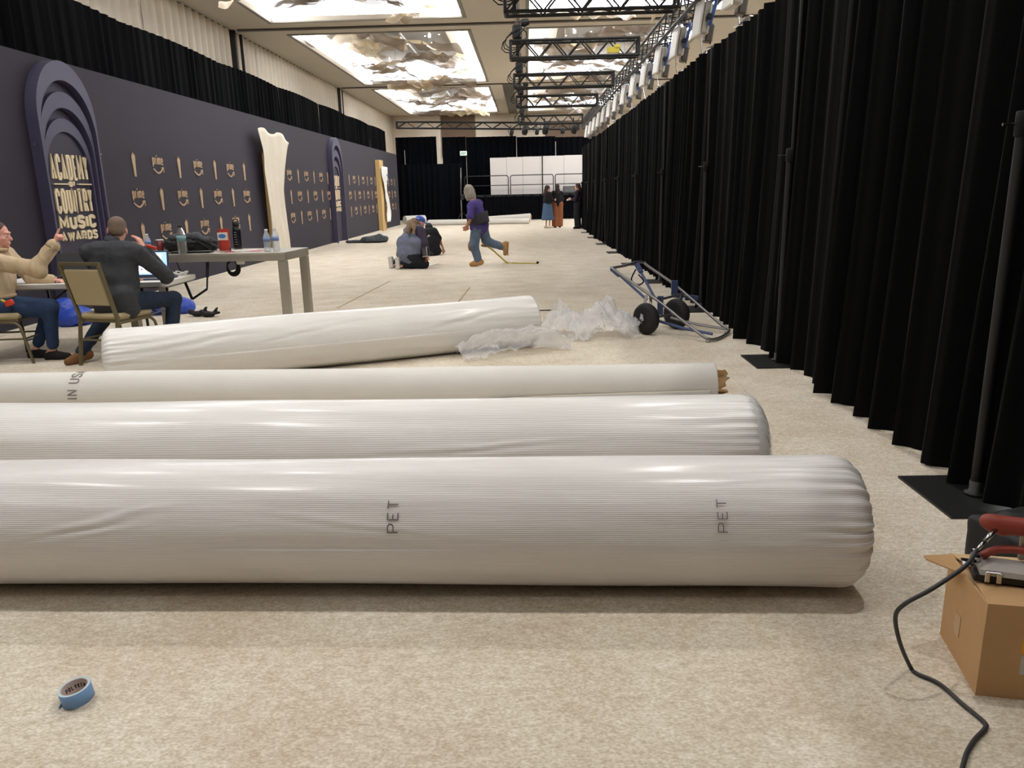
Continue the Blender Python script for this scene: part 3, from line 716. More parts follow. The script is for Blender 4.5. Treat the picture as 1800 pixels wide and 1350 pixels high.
# ---------------------------------------------------------------- arches with raised lettering
def arch_pts(hw, ztop, z0=0, n=28):
    zc = ztop-hw*1.12
    return [(-hw, z0)]+[(-hw*math.cos(PI*i/n), zc+hw*1.12*math.sin(PI*i/n)) for i in range(n+1)]+[(hw, z0)]
def band(mb, o, i, x0, x1):
    """arch ring between outer and inner outline, from depth x0 to x1"""
    n = len(o); vs = [(x1, *p) for p in o]+[(x1, *p) for p in i]+[(x0, *p) for p in o]+[(x0, *p) for p in i]
    fs = []
    for k in range(n-1): fs += [(k, k+1, n+k+1, n+k), (2*n+k, 2*n+k+1, k+1, k), (n+k, n+k+1, 3*n+k+1, 3*n+k)]
    return mb.add(vs, fs)
def arch(cy, label, words=True):
    t = thing('arch_sign', label, 'sign', (BXW, cy, 0), world=False, group='arched award signs')
    D = [.15, .11, .07]; hw = [.67, .605, .54]; ih = [.63, .565, .50]; zt = [3.28, 2.90, 2.57]; iz = [3.04, 2.70, 2.40]
    for k in range(3):
        mb = MB(); band(mb, arch_pts(hw[k], zt[k]), arch_pts(ih[k], iz[k]), 0, D[k]); mb.build('arch_ring', M['archf'], t, fixn=True)
        if k < 2:
            mb = MB(); band(mb, arch_pts(ih[k], iz[k]), arch_pts(hw[k+1], zt[k+1]), 0, max(.02, D[k+1]-.06)); mb.build('arch_recess', M['archin'], t, fixn=True)
    mb = MB(); mb.poly(arch_pts(ih[2], iz[2]), lambda u, v, d: (d, u, v), .035); mb.build('arch_plate', M['archin'], t, fixn=True)
    F = .035
    put = lambda y0, z0: (lambda u, v, d: (F+d, y0+u, z0+v))
    for txt, w_, h_, t_, z_, g_ in (('ACADEMY', .87, .335, .040, 1.775, .24), ('OF', .15, .075, .03, 1.69, .2), ('COUNTRY', .87, .325, .040, 1.345, .24), ('MUSIC', .87, .185, .05, 1.135, .2), ('AWARDS', .87, .13, .034, .98, .22)):
        for c, mb in word(txt, w_, h_, t_, put(-w_/2+.025, z_), .018, gap=g_): mb.build('letter', M['gold'], t, fixn=True)
    for y_ in (-.255, .305): mb = MB(); mb.box((F+.018, y_, 1.727), (.036, .32, .016)); mb.build('rule', M['gold'], t)
    # small clear support bolts at the springing of the arch
    for y, z in ((-.72, 2.2), (.72, 2.15), (.64, 1.9)):
        mb = MB(); mb.tube([(.1, y-.06, z), (.1, y+.06, z)], .008, 6); mb.build('bolt', M['chrome'], t)
    return t
arch(10.62, 'tall purple arch sign with raised ACADEMY OF COUNTRY MUSIC AWARDS letters, nearest on the backdrop')
arch(25.55, 'tall purple arch sign with raised cream letters, farther one down the backdrop')

# ---------------------------------------------------------------- covered boards leaning on the backdrop
def leaning(label, y0, y1, zt, wood_w, name='covered_board'):
    pass
t = thing('covered_board', 'tall wooden board under a hanging cream muslin sheet against the backdrop', 'board', (-6.0, 19.0, 0))
mb = MB(); mb.box((-6.135, 19.2, 1.25), (.11, 1.1, 2.5)); mb.build('board', M['wood'], t)
n, r_ = 26, 34; P = []
for i in range(r_):
    h = i/(r_-1); z = .14+h*2.84
    w0 = 18.45-.25*h-.28*h**5; w1 = 19.85-.25*math.sin(h*PI)+.35*h**2.4
    row = []
    for j in range(n):
        u = j/(n-1); y = w0+(w1-w0)*u
        x = -6.04+.02*math.sin(u*9+h*1.5)+.012*math.sin(u*23+3*h)+.03*float(vnoise(np.array([u*3, h*6, 1.5])))+.05*h**4
        zz = z+(h**8)*(.05*math.sin(u*11)-.12*max(0, u-.6)/.4)
        row.append((x, y, zz))
    P.append(row)
mb = MB(); mb.grid(P); o = mb.build('muslin_sheet', M['muslin'], t, True); o.modifiers.new('t', 'SOLIDIFY').thickness = .006
t = thing('covered_board', 'bare pine board with white plastic hanging off it near the backdrop end', 'board', (-6.05, 33.1, 0))
mb = MB(); mb.box((-6.10, 33.0, 1.43), (.18, .8, 2.86)); mb.build('board', M['wood'], t)
P = []
for i in range(24):
    h = i/23; z = .35+h*2.25; row = []
    for j in range(14):
        u = j/13; w = .55+.25*math.sin(h*9)+.2*h
        row.append((-5.93+.04*math.sin(u*8+h*5)+.06*float(vnoise(np.array([u*3, h*7, 4.5]))), 33.1+(u-.2)*w*1.3+.2*math.sin(h*5), z))
    P.append(row)
mb = MB(); mb.grid(P); o = mb.build('plastic_sheet', M['white'], t, True); o.modifiers.new('t', 'SOLIDIFY').thickness = .01
p = at(666, 318, 32.6)
for (z, w) in ((2.25, .3), (2.0, .35)): mb = MB(); mb.box((-5.76, 32.9, z), (.02, w, .07)); mb.build('blue_strip', mat('blue_print', lin(60, 70, 150), .5, var=.05), t)

# ================================================================ carpet rolls
def roll_mat(name, col, rough, rib, coat, wr=.0, wscale=(1.2, 9, 1)):
    """backing cloth: u runs along the roll in metres, v round it in metres"""
    m = bpy.data.materials.new(name); m.use_nodes = True; n, l = nt(m); b = n['Principled BSDF']
    b.inputs['Roughness'].default_value = rough; b.inputs['Coat Weight'].default_value = coat; b.inputs['Coat Roughness'].default_value = .22
    uv = n.new('ShaderNodeUVMap')
    def noise(sc, det, st):
        mp = n.new('ShaderNodeMapping'); mp.inputs['Scale'].default_value = st; l.new(uv.outputs[0], mp.inputs[0])
        t = n.new('ShaderNodeTexNoise'); t.inputs['Scale'].default_value = sc; t.inputs['Detail'].default_value = det; l.new(mp.outputs[0], t.inputs['Vector']); return t
    t = noise(9, 5, (.4, 1, 1)); mx = n.new('ShaderNodeMix'); mx.data_type = 'RGBA'; l.new(t.outputs[0], mx.inputs[0])
    mx.inputs[6].default_value = tuple(c*.93 for c in col[:3])+(1,); mx.inputs[7].default_value = tuple(min(1, c*1.05) for c in col[:3])+(1,)
    wv = n.new('ShaderNodeTexWave'); wv.bands_direction = 'Y'; wv.inputs['Scale'].default_value = rib; wv.inputs['Distortion'].default_value = .6; wv.inputs['Detail'].default_value = 2; wv.inputs['Detail Scale'].default_value = .3
    l.new(uv.outputs[0], wv.inputs['Vector'])
    m2 = n.new('ShaderNodeMix'); m2.data_type = 'RGBA'; m2.blend_type = 'MULTIPLY'; m2.inputs[0].default_value = .16
    l.new(mx.outputs[2], m2.inputs[6]); l.new(wv.outputs[0], m2.inputs[7]); l.new(m2.outputs[2], b.inputs['Base Color'])
    bp = n.new('ShaderNodeBump'); bp.inputs['Strength'].default_value = .22; bp.inputs['Distance'].default_value = .004; l.new(wv.outputs[0], bp.inputs['Height'])
    last = bp
    if wr:
        w2 = noise(2.2, 3, wscale); b2 = n.new('ShaderNodeBump'); b2.inputs['Strength'].default_value = wr; b2.inputs['Distance'].default_value = .03
        l.new(w2.outputs[0], b2.inputs['Height']); l.new(bp.outputs[0], b2.inputs['Normal']); last = b2
    l.new(last.outputs[0], b.inputs['Normal']); return m
def roll_geo(a, b, r, end_round=(.06, .06), ridge=(0, 0), sag=0, wrink=0, seed=0, nth=120, squash=.0, nm=60, crease=None):
    """a, b: ends of the axis; returns MB with UVs and the frame"""
    a = Vector(a); b = Vector(b); L = (b-a).length; d = (b-a)/L; x = Vector((0, 0, 1)); s = d.cross(x).normalized(); up = s.cross(d)
    ts = []
    er0, er1 = end_round
    n_end = 10
    for i in range(n_end+1): q = i/n_end*PI/2; ts.append((er0*(1-math.cos(PI/2-q)) if False else er0*(1-math.sin(q)), 0, q))
    st = []
    for i in range(n_end+1):
        q = PI/2*i/n_end; st.append((er0*(1-math.sin(q)), r-er0*(1-math.cos(q))))     # from full radius side to cap edge
    st = st[::-1]
    prof = [(p, q, 1-i/n_end) for i, (p, q) in enumerate([(er0*(1-math.cos(PI/2*i/n_end)), r-er0*(1-math.sin(PI/2*i/n_end))) for i in range(n_end+1)])]
    mid = [(er0+(L-er0-er1)*i/nm, r, 0) for i in range(1, nm)]
    prof2 = [(L-er1*(1-math.cos(PI/2*i/n_end)), r-er1*(1-math.sin(PI/2*i/n_end)), 1-i/n_end) for i in range(n_end+1)][::-1]
    rings = prof+mid+prof2
    # caps: pull rings to the centre
    capa = [(-.006*0, (r-er0)*f, 1.2) for f in (.03, .25, .5, .75, .93)]; capb = [(L, (r-er1)*f, 1.2) for f in (.93, .75, .5, .25, .03)]
    rings = capa+rings+capb
    N = len(rings); th = np.linspace(0, 2*PI, nth, endpoint=False)
    S_ = np.array([q[0] for q in rings])[:, None]; RR = np.array([q[1] for q in rings])[:, None]; E = np.array([q[2] for q in rings])[:, None]
    T = th[None, :]+0*S_
    left = (S_ < L/2)
    rg = np.where(left, ridge[0], ridge[1])
    near_end = np.exp(-np.where(left, S_, L-S_)/.16)
    P3 = np.stack([S_*2.2+0*T+seed*5, np.cos(T)*1.4, np.sin(T)*1.4], -1)
    rad = RR+rg*near_end*(.5*np.sin(T*23+3*vnoise(P3))+.5*np.sin(T*37+1+4*vnoise(P3*1.5)))*np.clip(RR/r*2, 0, 1)
    rad = rad+wrink*vnoise(np.stack([S_*1.1+T*1.5+seed, T*3.5, 0*T+seed], -1))*np.clip(RR/r, 0, 1)
    rad = rad+.006*vnoise(P3*.6)*np.clip(RR/r, 0, 1)
    if crease:
        for s0, t0, ls, lt, sl, wl, am in crease:
            ds = S_-s0+0*T; dt = ((T-math.radians(t0)+PI) % (2*PI)-PI)*r
            rad = rad+am*np.exp(-(ds/ls)**2-((dt-ds*sl)/lt)**2)*np.sin((dt-ds*sl)/wl+1.5*vnoise(np.stack([ds*6, dt*20, 0*dt+seed], -1)))*np.clip(RR/r, 0, 1)
    S2 = S_+0*T+np.where(E > 1, .0, 0)+np.where(E >= 1, rg*1.2*vnoise(np.stack([RR*14+0*T, np.cos(T)*3, np.sin(T)*3+seed], -1)), 0)
    A = np.array(a); D_ = np.array(d); SS = np.array(s); U = np.array(up)
    dz = -sag*(1-((S2/L)*2-1)**2)
    pts = A+S2[..., None]*D_+(rad*np.cos(T))[..., None]*SS+(rad*np.sin(T)*(1-squash))[..., None]*U+np.stack([0*dz, 0*dz, dz], -1)
    pts[..., 2] = np.maximum(pts[..., 2], .002)
    # seam column doubled for clean UVs
    pts = np.concatenate([pts, pts[:, :1]], 1); T2 = np.concatenate([T, T[:, :1]+2*PI], 1)
    mb = MB(); mb.grid(pts.tolist()); mb.uv = [(float(S_[i, 0]), float(T2[i, j]*r)) for i in range(N) for j in range(nth+1)]
    def onto(u, ang, dd=.0015):                       # a place on the skin: u metres along, angle round
        p = a+d*u+(s*math.cos(ang)+up*math.sin(ang)*(1-squash))*(r+.004+dd); return p
    return mb, onto, L
def print_on(t, txt, onto, u0, ang0, h, w, stroke, r, m='inkgrey', vertical=True, name='printed_letter'):
    """lettering running round the roll: letters stand along the axis"""
    pl = lambda u, v, d: onto(u0-v, ang0+u/r, d)
    for c, mb in word(txt, w, h, stroke, pl, .0012, gap=.35, sub=4): mb.build(name, M[m], t)
M['film_roll'] = roll_mat('wrapped_backing', lin(234, 231, 229), .5, 42, .5, .10)
M['film_roll2'] = roll_mat('wrapped_backing_soft', lin(236, 234, 231), .5, 30, .5, .10)
M['bare_roll'] = roll_mat('bare_backing', lin(226, 223, 217), .75, 48, 0, 0)
M['white_roll'] = roll_mat('white_wrapped', lin(238, 236, 232), .5, 30, .4, .14, (1.2, 4, 1))
R1 = .25
# nearest roll
a = Vector((-2.55, 2.86, R1-.002)); b = Vector((1.235, 2.76, R1-.002))
t = thing('carpet_roll', 'thick plastic-wrapped carpet roll with ribbed backing, nearest the camera', 'carpet roll', (0, 2.8, 0), group='carpet rolls')
mb, onto, L = roll_geo(a, b, R1, (.1, .09), (.005, .009), wrink=.004, seed=1, squash=.02, nth=420, nm=160, crease=[(.95, 22, .22, .035, .22, .0085, .0035), (1.9, 20, .4, .02, -.12, .01, .002), (3.6, 10, .2, .05, .0, .009, .0015)])
mb.build('wrapped_roll', M['film_roll'], t, True)
angf = lambda deg: math.radians(deg)
# s = d x z points to -Y (toward camera): angle 0 = front, 90 = top
print_on(t, 'PET', onto, 2.07, angf(14), .042, .12, .0045, R1)
print_on(t, 'PET', onto, 3.25, angf(14), .036, .12, .0032, R1)
# gathered film at the right end
e = b; P = []
# second roll
a2 = Vector((-3.05, 3.73, R1)); b2 = Vector((1.14, 3.64, R1))
t = thing('carpet_roll', 'thick plastic-wrapped carpet roll with a knotted end, second from the camera', 'carpet roll', (0, 3.68, 0), group='carpet rolls')
mb, onto, L = roll_geo(a2, b2, R1, (.1, .11), (.004, .008), wrink=.004, seed=3, nth=360, nm=140, crease=[(2.8, 18, .45, .03, .05, .009, .0035), (3.85, 22, .25, .02, -.05, .008, .002)])
mb.build('wrapped_roll', M['film_roll2'], t, True)
n = 60; P = []
for i in range(9):       # gathered film closing the end
    h = i/8; row = []
    for j in range(n+1):
        q = 2*PI*j/n; rr = (R1+.004)*(1-h)**.7+.02; rr += .006*math.sin(q*19+h*3)+.004*math.sin(q*31)
        row.append((b2.x-.09+.125*h**.6, b2.y-rr*math.cos(q)*.99, R1+rr*math.sin(q)*.99))
    P.append(row)
mb = MB(); mb.grid(P); o = mb.build('gathered_film', M['film'], t, True)
o = blob('film_knot', [cap((1.16, 3.55, .18), (1.21, 3.5, .16), .03, .022), cap((1.21, 3.5, .16), (1.25, 3.47, .19), .022, .03), cap((1.21, 3.5, .16), (1.27, 3.5, .12), .02, .03), cap((1.21, 3.5, .16), (1.24, 3.5, .21), .02, .025)], M['film'], t, .008, .02, .01, 30)
# third roll: bare backing, loose edge, torn cardboard core
R3 = .155; a3 = Vector((-4.3, 5.34, R3)); b3 = Vector((1.28, 5.22, R3))
t = thing('carpet_roll', 'thinner bare carpet roll with ribbed backing and a torn cardboard core', 'carpet roll', (0, 5.28, 0), group='carpet rolls')
mb, onto, L = roll_geo(a3, b3, R3, (.01, .01), (0, 0), seed=5)
mb.build('roll_body', M['bare_roll'], t, True)
print_on(t, 'IN USA', onto, 4.3-3.18, angf(-2), .075, .26, .007, R3)
# loose outer edge: strip standing off the skin
P = []; rr = random.Random(4)
for k in range(3):
    row = []
    for i in range(81):
        u = i/80; uu = 4.02+u*1.5; an = angf(-16+18*math.sqrt(u)-40*k/2*(.3+.7*math.sqrt(u)))
        row.append(onto(uu, an, .006+.008*(2-k)/2*u+(.0025*rr.random() if k == 0 else 0)))
    P.append(row)
mb = MB(); mb.grid(P); o = mb.build('loose_edge', mat('loose_edge_cloth', lin(204, 202, 196), .8, var=.05), t, True); o.modifiers.new('t', 'SOLIDIFY').thickness = .006
pts = [onto(4.02+1.5*i/80, angf(-16+18*math.sqrt(i/80)), .011+rr.uniform(0, .003)) for i in range(81)]
mb = MB(); mb.tube(pts, .0035, 5); mb.build('frayed_edge', mat('fray', lin(232, 222, 200), .9, var=.1, vscale=90), t)
c0 = b3+Vector((-.02, 0, -.01)); P = []
for i in range(5):       # torn tube
    row = []
    for j in range(25):
        q = 2*PI*j/24; rad = .085+.004*math.sin(3*q); ln = .02+i/4*(.05+.035*math.sin(3*q+1)+.02*math.sin(7*q))
        row.append((c0.x+ln, c0.y+rad*math.cos(q), c0.z+rad*math.sin(q)))
    P.append(row)
mb = MB(); mb.grid(P); o = mb.build('cardboard_core', M['card'], t, True); o.modifiers.new('t', 'SOLIDIFY').thickness = .008
for (dx, dy, z0, dz, rx, w) in ((.055, -.03, R3+.07, .05, .5, .06), (.05, -.07, R3-.03, .0, 1.0, .06), (.06, -.06, R3-.075, 0, .9, .07)):
    pts2 = [(math.cos(k*PI/5)*w*(1+.25*math.sin(k*2.1)), math.sin(k*PI/5)*w*.62*(1+.2*math.cos(k*3))) for k in range(10)]
    R = Euler((rx, .3, .5)).to_matrix(); o0 = c0+Vector((dx, dy, z0-c0.z+dz*.3))
    mb = MB(); mb.poly(pts2, lambda u, v, d: o0+R @ Vector((u, d, v)), .006); mb.build('torn_flap', M['cardin'], t, fixn=True)
# fourth roll: lying diagonally
R4 = .244; a4 = Vector((-3.46, 6.06, R4)); b4 = Vector((.03, 7.62, R4))
t = thing('carpet_roll', 'plastic-wrapped carpet roll lying diagonally in front of the tables', 'carpet roll', (-1.6, 6.8, 0), group='carpet rolls')
mb, onto, L = roll_geo(a4, b4, R4, (.07, .03), (.007, .002), wrink=.006, seed=9, nth=300, nm=140, crease=[(.7, 30, .35, .09, .12, .014, .004), (1.7, 35, .5, .05, .14, .014, .003), (3.1, 30, .4, .06, .16, .016, .004), (.2, 20, .2, .15, .0, .012, .0035)])
mb.build('wrapped_roll', M['white_roll'], t, True)
# loose film spilling from its right end
def crumple(c, lx, ly, hz, seed, rot=0, nx=44, ny=34, curl=.0, fl0=.005, rid=1.0):
    u, v = np.meshgrid(np.linspace(-1, 1, nx), np.linspace(-1, 1, ny))
    q = np.stack([u*1.6+seed*3, v*1.6, 0*u+seed], -1)
    rr = np.sqrt(u**2+v**2); dome = np.clip(1-rr**2*.75, 0, 1)**.7
    z = hz*dome*(.6+.4*vnoise(q*.9))+hz*.20*rid*(1-2*np.abs(vnoise(q*2.2+7)))*(.35+.65*dome)+hz*.10*rid*(1-2*np.abs(vnoise(q*4.6+3)))
    z = np.maximum(z, .0)+fl0+.012*np.abs(vnoise(q*5))
    x = u*lx*(1+.15*vnoise(q+11))+.08*lx*vnoise(q*3+5); y = v*ly*(1+.15*vnoise(q+23))+.08*ly*vnoise(q*3+9)
    cr, sr = math.cos(rot), math.sin(rot)
    return np.stack([c[0]+x*cr-y*sr, c[1]+x*sr+y*cr, c[2]+z], -1)
mb = MB(); mb.grid(crumple((-.18, 7.22, 0), .55, .22, .28, 3, .42).tolist()); mb.build('loose_film', M['film'], t, True)
t = thing('plastic_heap', 'crumpled heap of clear plastic film on the carpet beside the cart', 'plastic sheet', (.75, 8.0, 0))
mb = MB(); mb.grid(crumple((.78, 7.95, 0), .34, .26, .36, 12, .1, 56, 44).tolist()); mb.build('film_fold', M['film'], t, True)
mb = MB(); mb.grid(crumple((.42, 8.05, 0), .30, .30, .26, 17, -.3).tolist()); mb.build('film_fold', M['film'], t, True)
P = crumple((.36, 8.2, 0), .13, .12, .42, 21, .6, 26, 22, rid=.5); mb = MB(); mb.grid(P.tolist()); mb.build('film_fold', M['film'], t, True)
mb = MB(); mb.grid(crumple((.92, 8.05, .03),   .24, .2, .36, 31, -.5).tolist()); mb.build('film_fold', M['film'], t, True)
# far rolls
for (p, q, r, lab) in (((-4.7, 37.2, .13), (.1, 36.6, .13), .13, 'long white carpet roll lying across the floor at the far end'),
                       ((-2.0, 38.0, .18), (.15, 37.2, .30), .15, 'white carpet roll propped at an angle at the far end'),
                       ((-6.2, 39.6, .2), (-5.3, 40.4, .2), .2, 'short white carpet roll beyond the end of the purple backdrop')):
    t = thing('carpet_roll', lab, 'carpet roll', ((p[0]+q[0])/2, (p[1]+q[1])/2, 0), group='carpet rolls')
    mb, _, _ = roll_geo(p, q, r, (.02, .02), (0, .003), seed=2, nth=28); mb.build('roll_body', M['bare_roll'], t, True)
    d = (Vector(q)-Vector(p)).normalized(); mb = MB(); mb.lathe([(r*.45, 0), (r*.45, .05), (r*.3, .05)], Vector(q)-d*.02, d, 14); mb.build('core', M['card'], t)

# ================================================================ carpet dolly
t = thing('carpet_dolly', 'steel tube carpet dolly with two black tyres and blue braces by the drapes', 'hand truck', (1.45, 8.1, 0))
AL = Vector((1.74, 7.55, .045)); BL = Vector((2.06, 8.0, .05)); ax = Vector((.8, .6, 0)); pr = Vector((-.6, .8, 0))
AH = at(1074, 471, 8.62); BH_ = at(1131, 461, 9.05); mid1 = at(1098, 467, 8.75); mid2 = at(1118, 461, 8.95)
A1 = AL+Vector((.06, -.03, -.015)); 
def smooth(pts, n=6):
    pts = [Vector(p) for p in pts]; out = []
    for i in range(len(pts)-1):
        p0 = pts[max(i-1, 0)]; p1 = pts[i]; p2 = pts[i+1]; p3 = pts[min(i+2, len(pts)-1)]
        for k in range(n):
            s = k/n; out.append(.5*((2*p1)+(p2-p0)*s+(2*p0-5*p1+4*p2-p3)*s*s+(3*p1-p0-3*p2+p3)*s**3))
    out.append(pts[-1]); return out
loop = [AH, AH.lerp(AL, .5)+Vector((0, 0, .02)), AL.lerp(AH, .1), AL+Vector((.07, -.02, -.02)), BL+Vector((.02, -.05, -.02)), BL.lerp(BH_, .08), BH_.lerp(BL, .45)+Vector((0, 0, .03)), BH_.lerp(BL, .07), BH_, mid2, mid1, AH]
mb = MB(); mb.tube(smooth(loop, 6), .016, 8); mb.build('frame_tube', M['tubegrey'], t, True)
W1 = Vector((1.23, 8.03, .165)); W2 = Vector((1.60, 8.31, .165))
for wv in (W1, W2):
    mb = MB(); mb.lathe([(.075, -.045), (.12, -.055), (.15, -.045), (.165, -.015), (.165, .015), (.15, .045), (.12, .055), (.075, .045)], wv, ax, 32); w = mb.build('tyre', M['rubber'], t, True)
    mb = MB(); mb.lathe([(.078, -.03), (.06, -.038), (.03, -.03), (.03, .03), (.06, .038), (.078, .03)], wv, ax, 24); mb.build('wheel_rim', M['black'], w, True)
    mb = MB(); mb.lathe([(.02, -.07), (.024, -.05), (.024, .05), (.02, .07)], wv, ax, 12); mb.build('hub', M['chrome'], w, True)
mb = MB(); mb.tube([W1-ax*.03, W2+ax*.03], .014, 8); mb.build('axle', M['tubegrey'], t)
for wv, top in ((W1, AH.lerp(AL, .42)), (W2, BH_.lerp(BL, .5))):
    mb = MB(); mb.bar(wv-ax*.075, top-ax*.02, .03, .012); mb.build('wheel_bracket', M['tubegrey'], t)
    mb = MB(); mb.bar(wv+ax*.075, top+ax*.04, .03, .012); mb.build('wheel_bracket', M['tubegrey'], t)
lo1 = at(1137, 527, 8.25); lo2 = at(1150, 522, 8.5)
mb = MB(); mb.tube([AH+Vector((.02, .01, -.01)), lo1], .015, 8); mb.build('brace', M['bluemetal'], t)
mb = MB(); mb.tube([mid2+Vector((0, 0, -.01)), lo2], .015, 8); mb.build('brace', M['bluemetal'], t)
mb = MB(); mb.bar(mid2+Vector((0, 0, -.01)), mid2.lerp(lo2, .3), .05, .03); mb.build('brace_sleeve', M['bluemetal'], t)
mb = MB(); mb.bar(AH+Vector((.01, 0, -.01)), AH.lerp(lo1, .25), .05, .03); mb.build('brace_sleeve', M['bluemetal'], t)
c1, c2 = AH.lerp(AL, .45), BH_.lerp(BL, .5)
mb = MB(); mb.tube(smooth([c1, c1.lerp(c2, .35)+Vector((0, 0, -.03)), c2], 5), .014, 8); mb.build('crossbar', M['tubegrey'], t, True)
p0 = c2+Vector((-.1, .05, -.02))
mb = MB(); mb.bar(p0, p0+Vector((.12, .0, -.01))+Vector((.16, -.02, -.03)), .05, .05); mb.build('blue_bracket', M['bluemetal'], t)
mb = MB(); mb.bar(p0+Vector((.02, 0, 0)), p0+Vector((.02, 0, .16)), .07, .03); mb.build('blue_bracket', M['bluemetal'], t)
mb = MB(); mb.bar(c1.lerp(c2, .3), c1.lerp(c2, .3)+Vector((0, 0, -.2)), .06, .03); mb.build('blue_bracket', M['bluemetal'], t)
for k, (s, e) in enumerate(((W1.lerp(W2, .3), AL.lerp(BL, .35)), (W1.lerp(W2, .8), AL.lerp(BL, .95)))):
    mb = MB(); mb.tube([s+Vector((0, 0, -.03)), s.lerp(e, .5)+Vector((0, 0, -.03)), e], .015, 8); mb.build('toe_bar', M['tubegrey' if k else 'bluemetal'], t)
for p in (AL+Vector((.02, 0, 0)), BL): mb = MB(); mb.tube([p, p+Vector((-.01, -.02, -.042)), p+Vector((.03, -.02, -.04)), p+Vector((.03, 0, 0))], .006, 6); mb.build('foot_loop', M['tubegrey'], t)
mb = MB(); mb.tube(smooth([mid2+Vector((.0, 0, -.08)), mid2+Vector((-.05, 0, -.2)), mid2+Vector((.03, 0, -.26)), mid2+Vector((.09, 0, -.22)), mid2+Vector((.03, 0, -.14))]), .009, 6); mb.build('strap', M['blackmat'], t, True)

# ================================================================ cardboard box with the seaming iron
BX = Vector((1.318, 2.035, 0)); bd = Vector((.065, .33, 0)); bw = Vector((.98, -.19, 0)).normalized()*.46; bh = .30; bdn = bd.normalized(); bwn = bw.normalized()
t = thing('cardboard_box', 'brown cardboard box with open flaps at the right edge, seaming iron on top', 'box', BX+bd/2+bw/2)
def wall(mb, p, q, z0, z1, th=.005):
    p = Vector(p); q = Vector(q); d = (q-p).normalized(); n = Vector((-d.y, d.x, 0)); 
    return mb.box((p+q)/2+n*th/2+Vector((0, 0, (z0+z1)/2)), ((q-p).length, th, z1-z0), Matrix((d, n, Vector((0, 0, 1)))).transposed())
c = [BX, BX+bw, BX+bw+bd, BX+bd]
for k in range(4): mb = MB(); wall(mb, c[k], c[(k+1) % 4], 0, bh); mb.build('side', M['card'], t)
Rb = Matrix((bwn, bdn, Vector((0, 0, 1)))).transposed()
mb = MB(); mb.box(BX+bw/2+bd/2+Vector((0, 0, .003)), (.45, .32, .005), Rb); mb.build('base', M['card'], t)
def flap(p, q, out, ang, ln, m='cardin', skew=.02):
    """hinged along p-q, swung from vertical-up by ang toward out"""
    p = Vector(p)+Vector((0, 0, bh)); q = Vector(q)+Vector((0, 0, bh)); d = (q-p).normalized(); v = Vector((0, 0, 1))*math.cos(ang)+Vector(out).normalized()*math.sin(ang); n = d.cross(v)*.005
    vs = [p, q, q+v*ln-d*skew, p+v*ln+d*skew]; vs += [w+n for w in vs]
    mb = MB(); mb.add(vs, [(0, 1, 2, 3), (7, 6, 5, 4), (0, 4, 5, 1), (1, 5, 6, 2), (2, 6, 7, 3), (3, 7, 4, 0)]); return mb.build('flap', M[m], t)
flap(BX, BX+bw, bdn, math.radians(91), .14, 'card', .012)            # front flap folded shut
flap(BX+bd, BX+bd+bw, -bdn, math.radians(80), .12)                   # back flap nearly shut
flap(BX+bd*.98, BX+bd*.55, -bwn, math.radians(80), .10, 'card', .06)  # left flap turned out
mb = MB(); mb.box(BX+bw*.5+bd*.5+Vector((0, 0, bh-.012)), (.44, .31, .006), Rb); mb.build('inner_flap', M['cardin'], t)
front = -bdn
def label_on(u0, u1, z0, z1, m):
    mb = MB(); mb.box(BX+bwn*(u0+u1)/2+front*.001+Vector((0, 0, (z0+z1)/2)), (u1-u0, .002, z1-z0), Rb); mb.build('sticker', m, t)
label_on(.105, .21, .155, .225, mat('orange_sticker', lin(238, 170, 30), .6, var=.05)); label_on(.107, .22, .085, .145, mat('grey_sticker', lin(200, 198, 192), .6, var=.05))
mb = MB(); mb.box(BX+bdn*.2-bwn*.001+Vector((0, 0, .12)), (.002, .05, .07), Rb); mb.build('tape_scrap', mat('clear_packing_tape', lin(196, 160, 118), .25, var=.05), t)
# iron
Z0 = bh+.006
TI = BX+bd*.52+bw*.02+Vector((0, 0, Z0)); td = Vector((.95, -.33, 0)).normalized(); tn = Vector((-td.y, td.x, 0)); Rt = Matrix((td, tn, Vector((0, 0, 1)))).transposed()
t = thing('seaming_iron', 'steel carpet seaming iron with worn red handle on the cardboard box', 'tool', TI)
q = lambda u, v, w: TI+td*u+tn*v+Vector((0, 0, w))
mb = MB(); mb.box(q(.20, 0, .014), (.40, .085, .026), Rt, bev=.004); mb.build('sole_plate', M['black'], t)
mb = MB(); mb.poly([(-.045, .026), (-.04, .042), (.04, .05), (.045, .026)], lambda u, v, d: q(.015+d, u, v), .39); mb.build('steel_cover', mat('bright_steel', lin(206, 204, 198), .42, metal=.35, var=.15, vscale=14), t, fixn=True)
mb = MB(); mb.box(q(.035, -.047, .022), (.014, .008, .034), Rt, bev=.002); mb.box(q(.066, -.047, .022), (.014, .008, .034), Rt, bev=.002); mb.box(q(.05, -.047, .038), (.04, .008, .008), Rt, bev=.002); mb.build('latch', M['chrome'], t)
mb = MB(); mb.tube(smooth([q(.03, .03, .055), q(.08, .03, .085), q(.2, .03, .088), q(.36, .03, .082)]), .012, 10); mb.build('lower_bar', M['redp'], t, True)
blob('handle', [cap(q(.06, .06, .155), q(.38, .06, .150), .028, .030), cap(q(.042, .06, .16), q(.062, .06, .152), .024, .024), cap(q(.085, .06, .145), q(.085, .06, .138), .018)], M['redp'], t, .005, .012)
for u in (.34, .14): mb = MB(); mb.tube([q(u, .05, .05), q(u, .06, .15)], .009, 8); mb.build('handle_post', M['steel'], t)
mb = MB(); mb.lathe([(.004, 0), (.007, .002), (.007, .004)], q(.092, .038, .158), -tn, 10); mb.build('screw', M['black'], t)
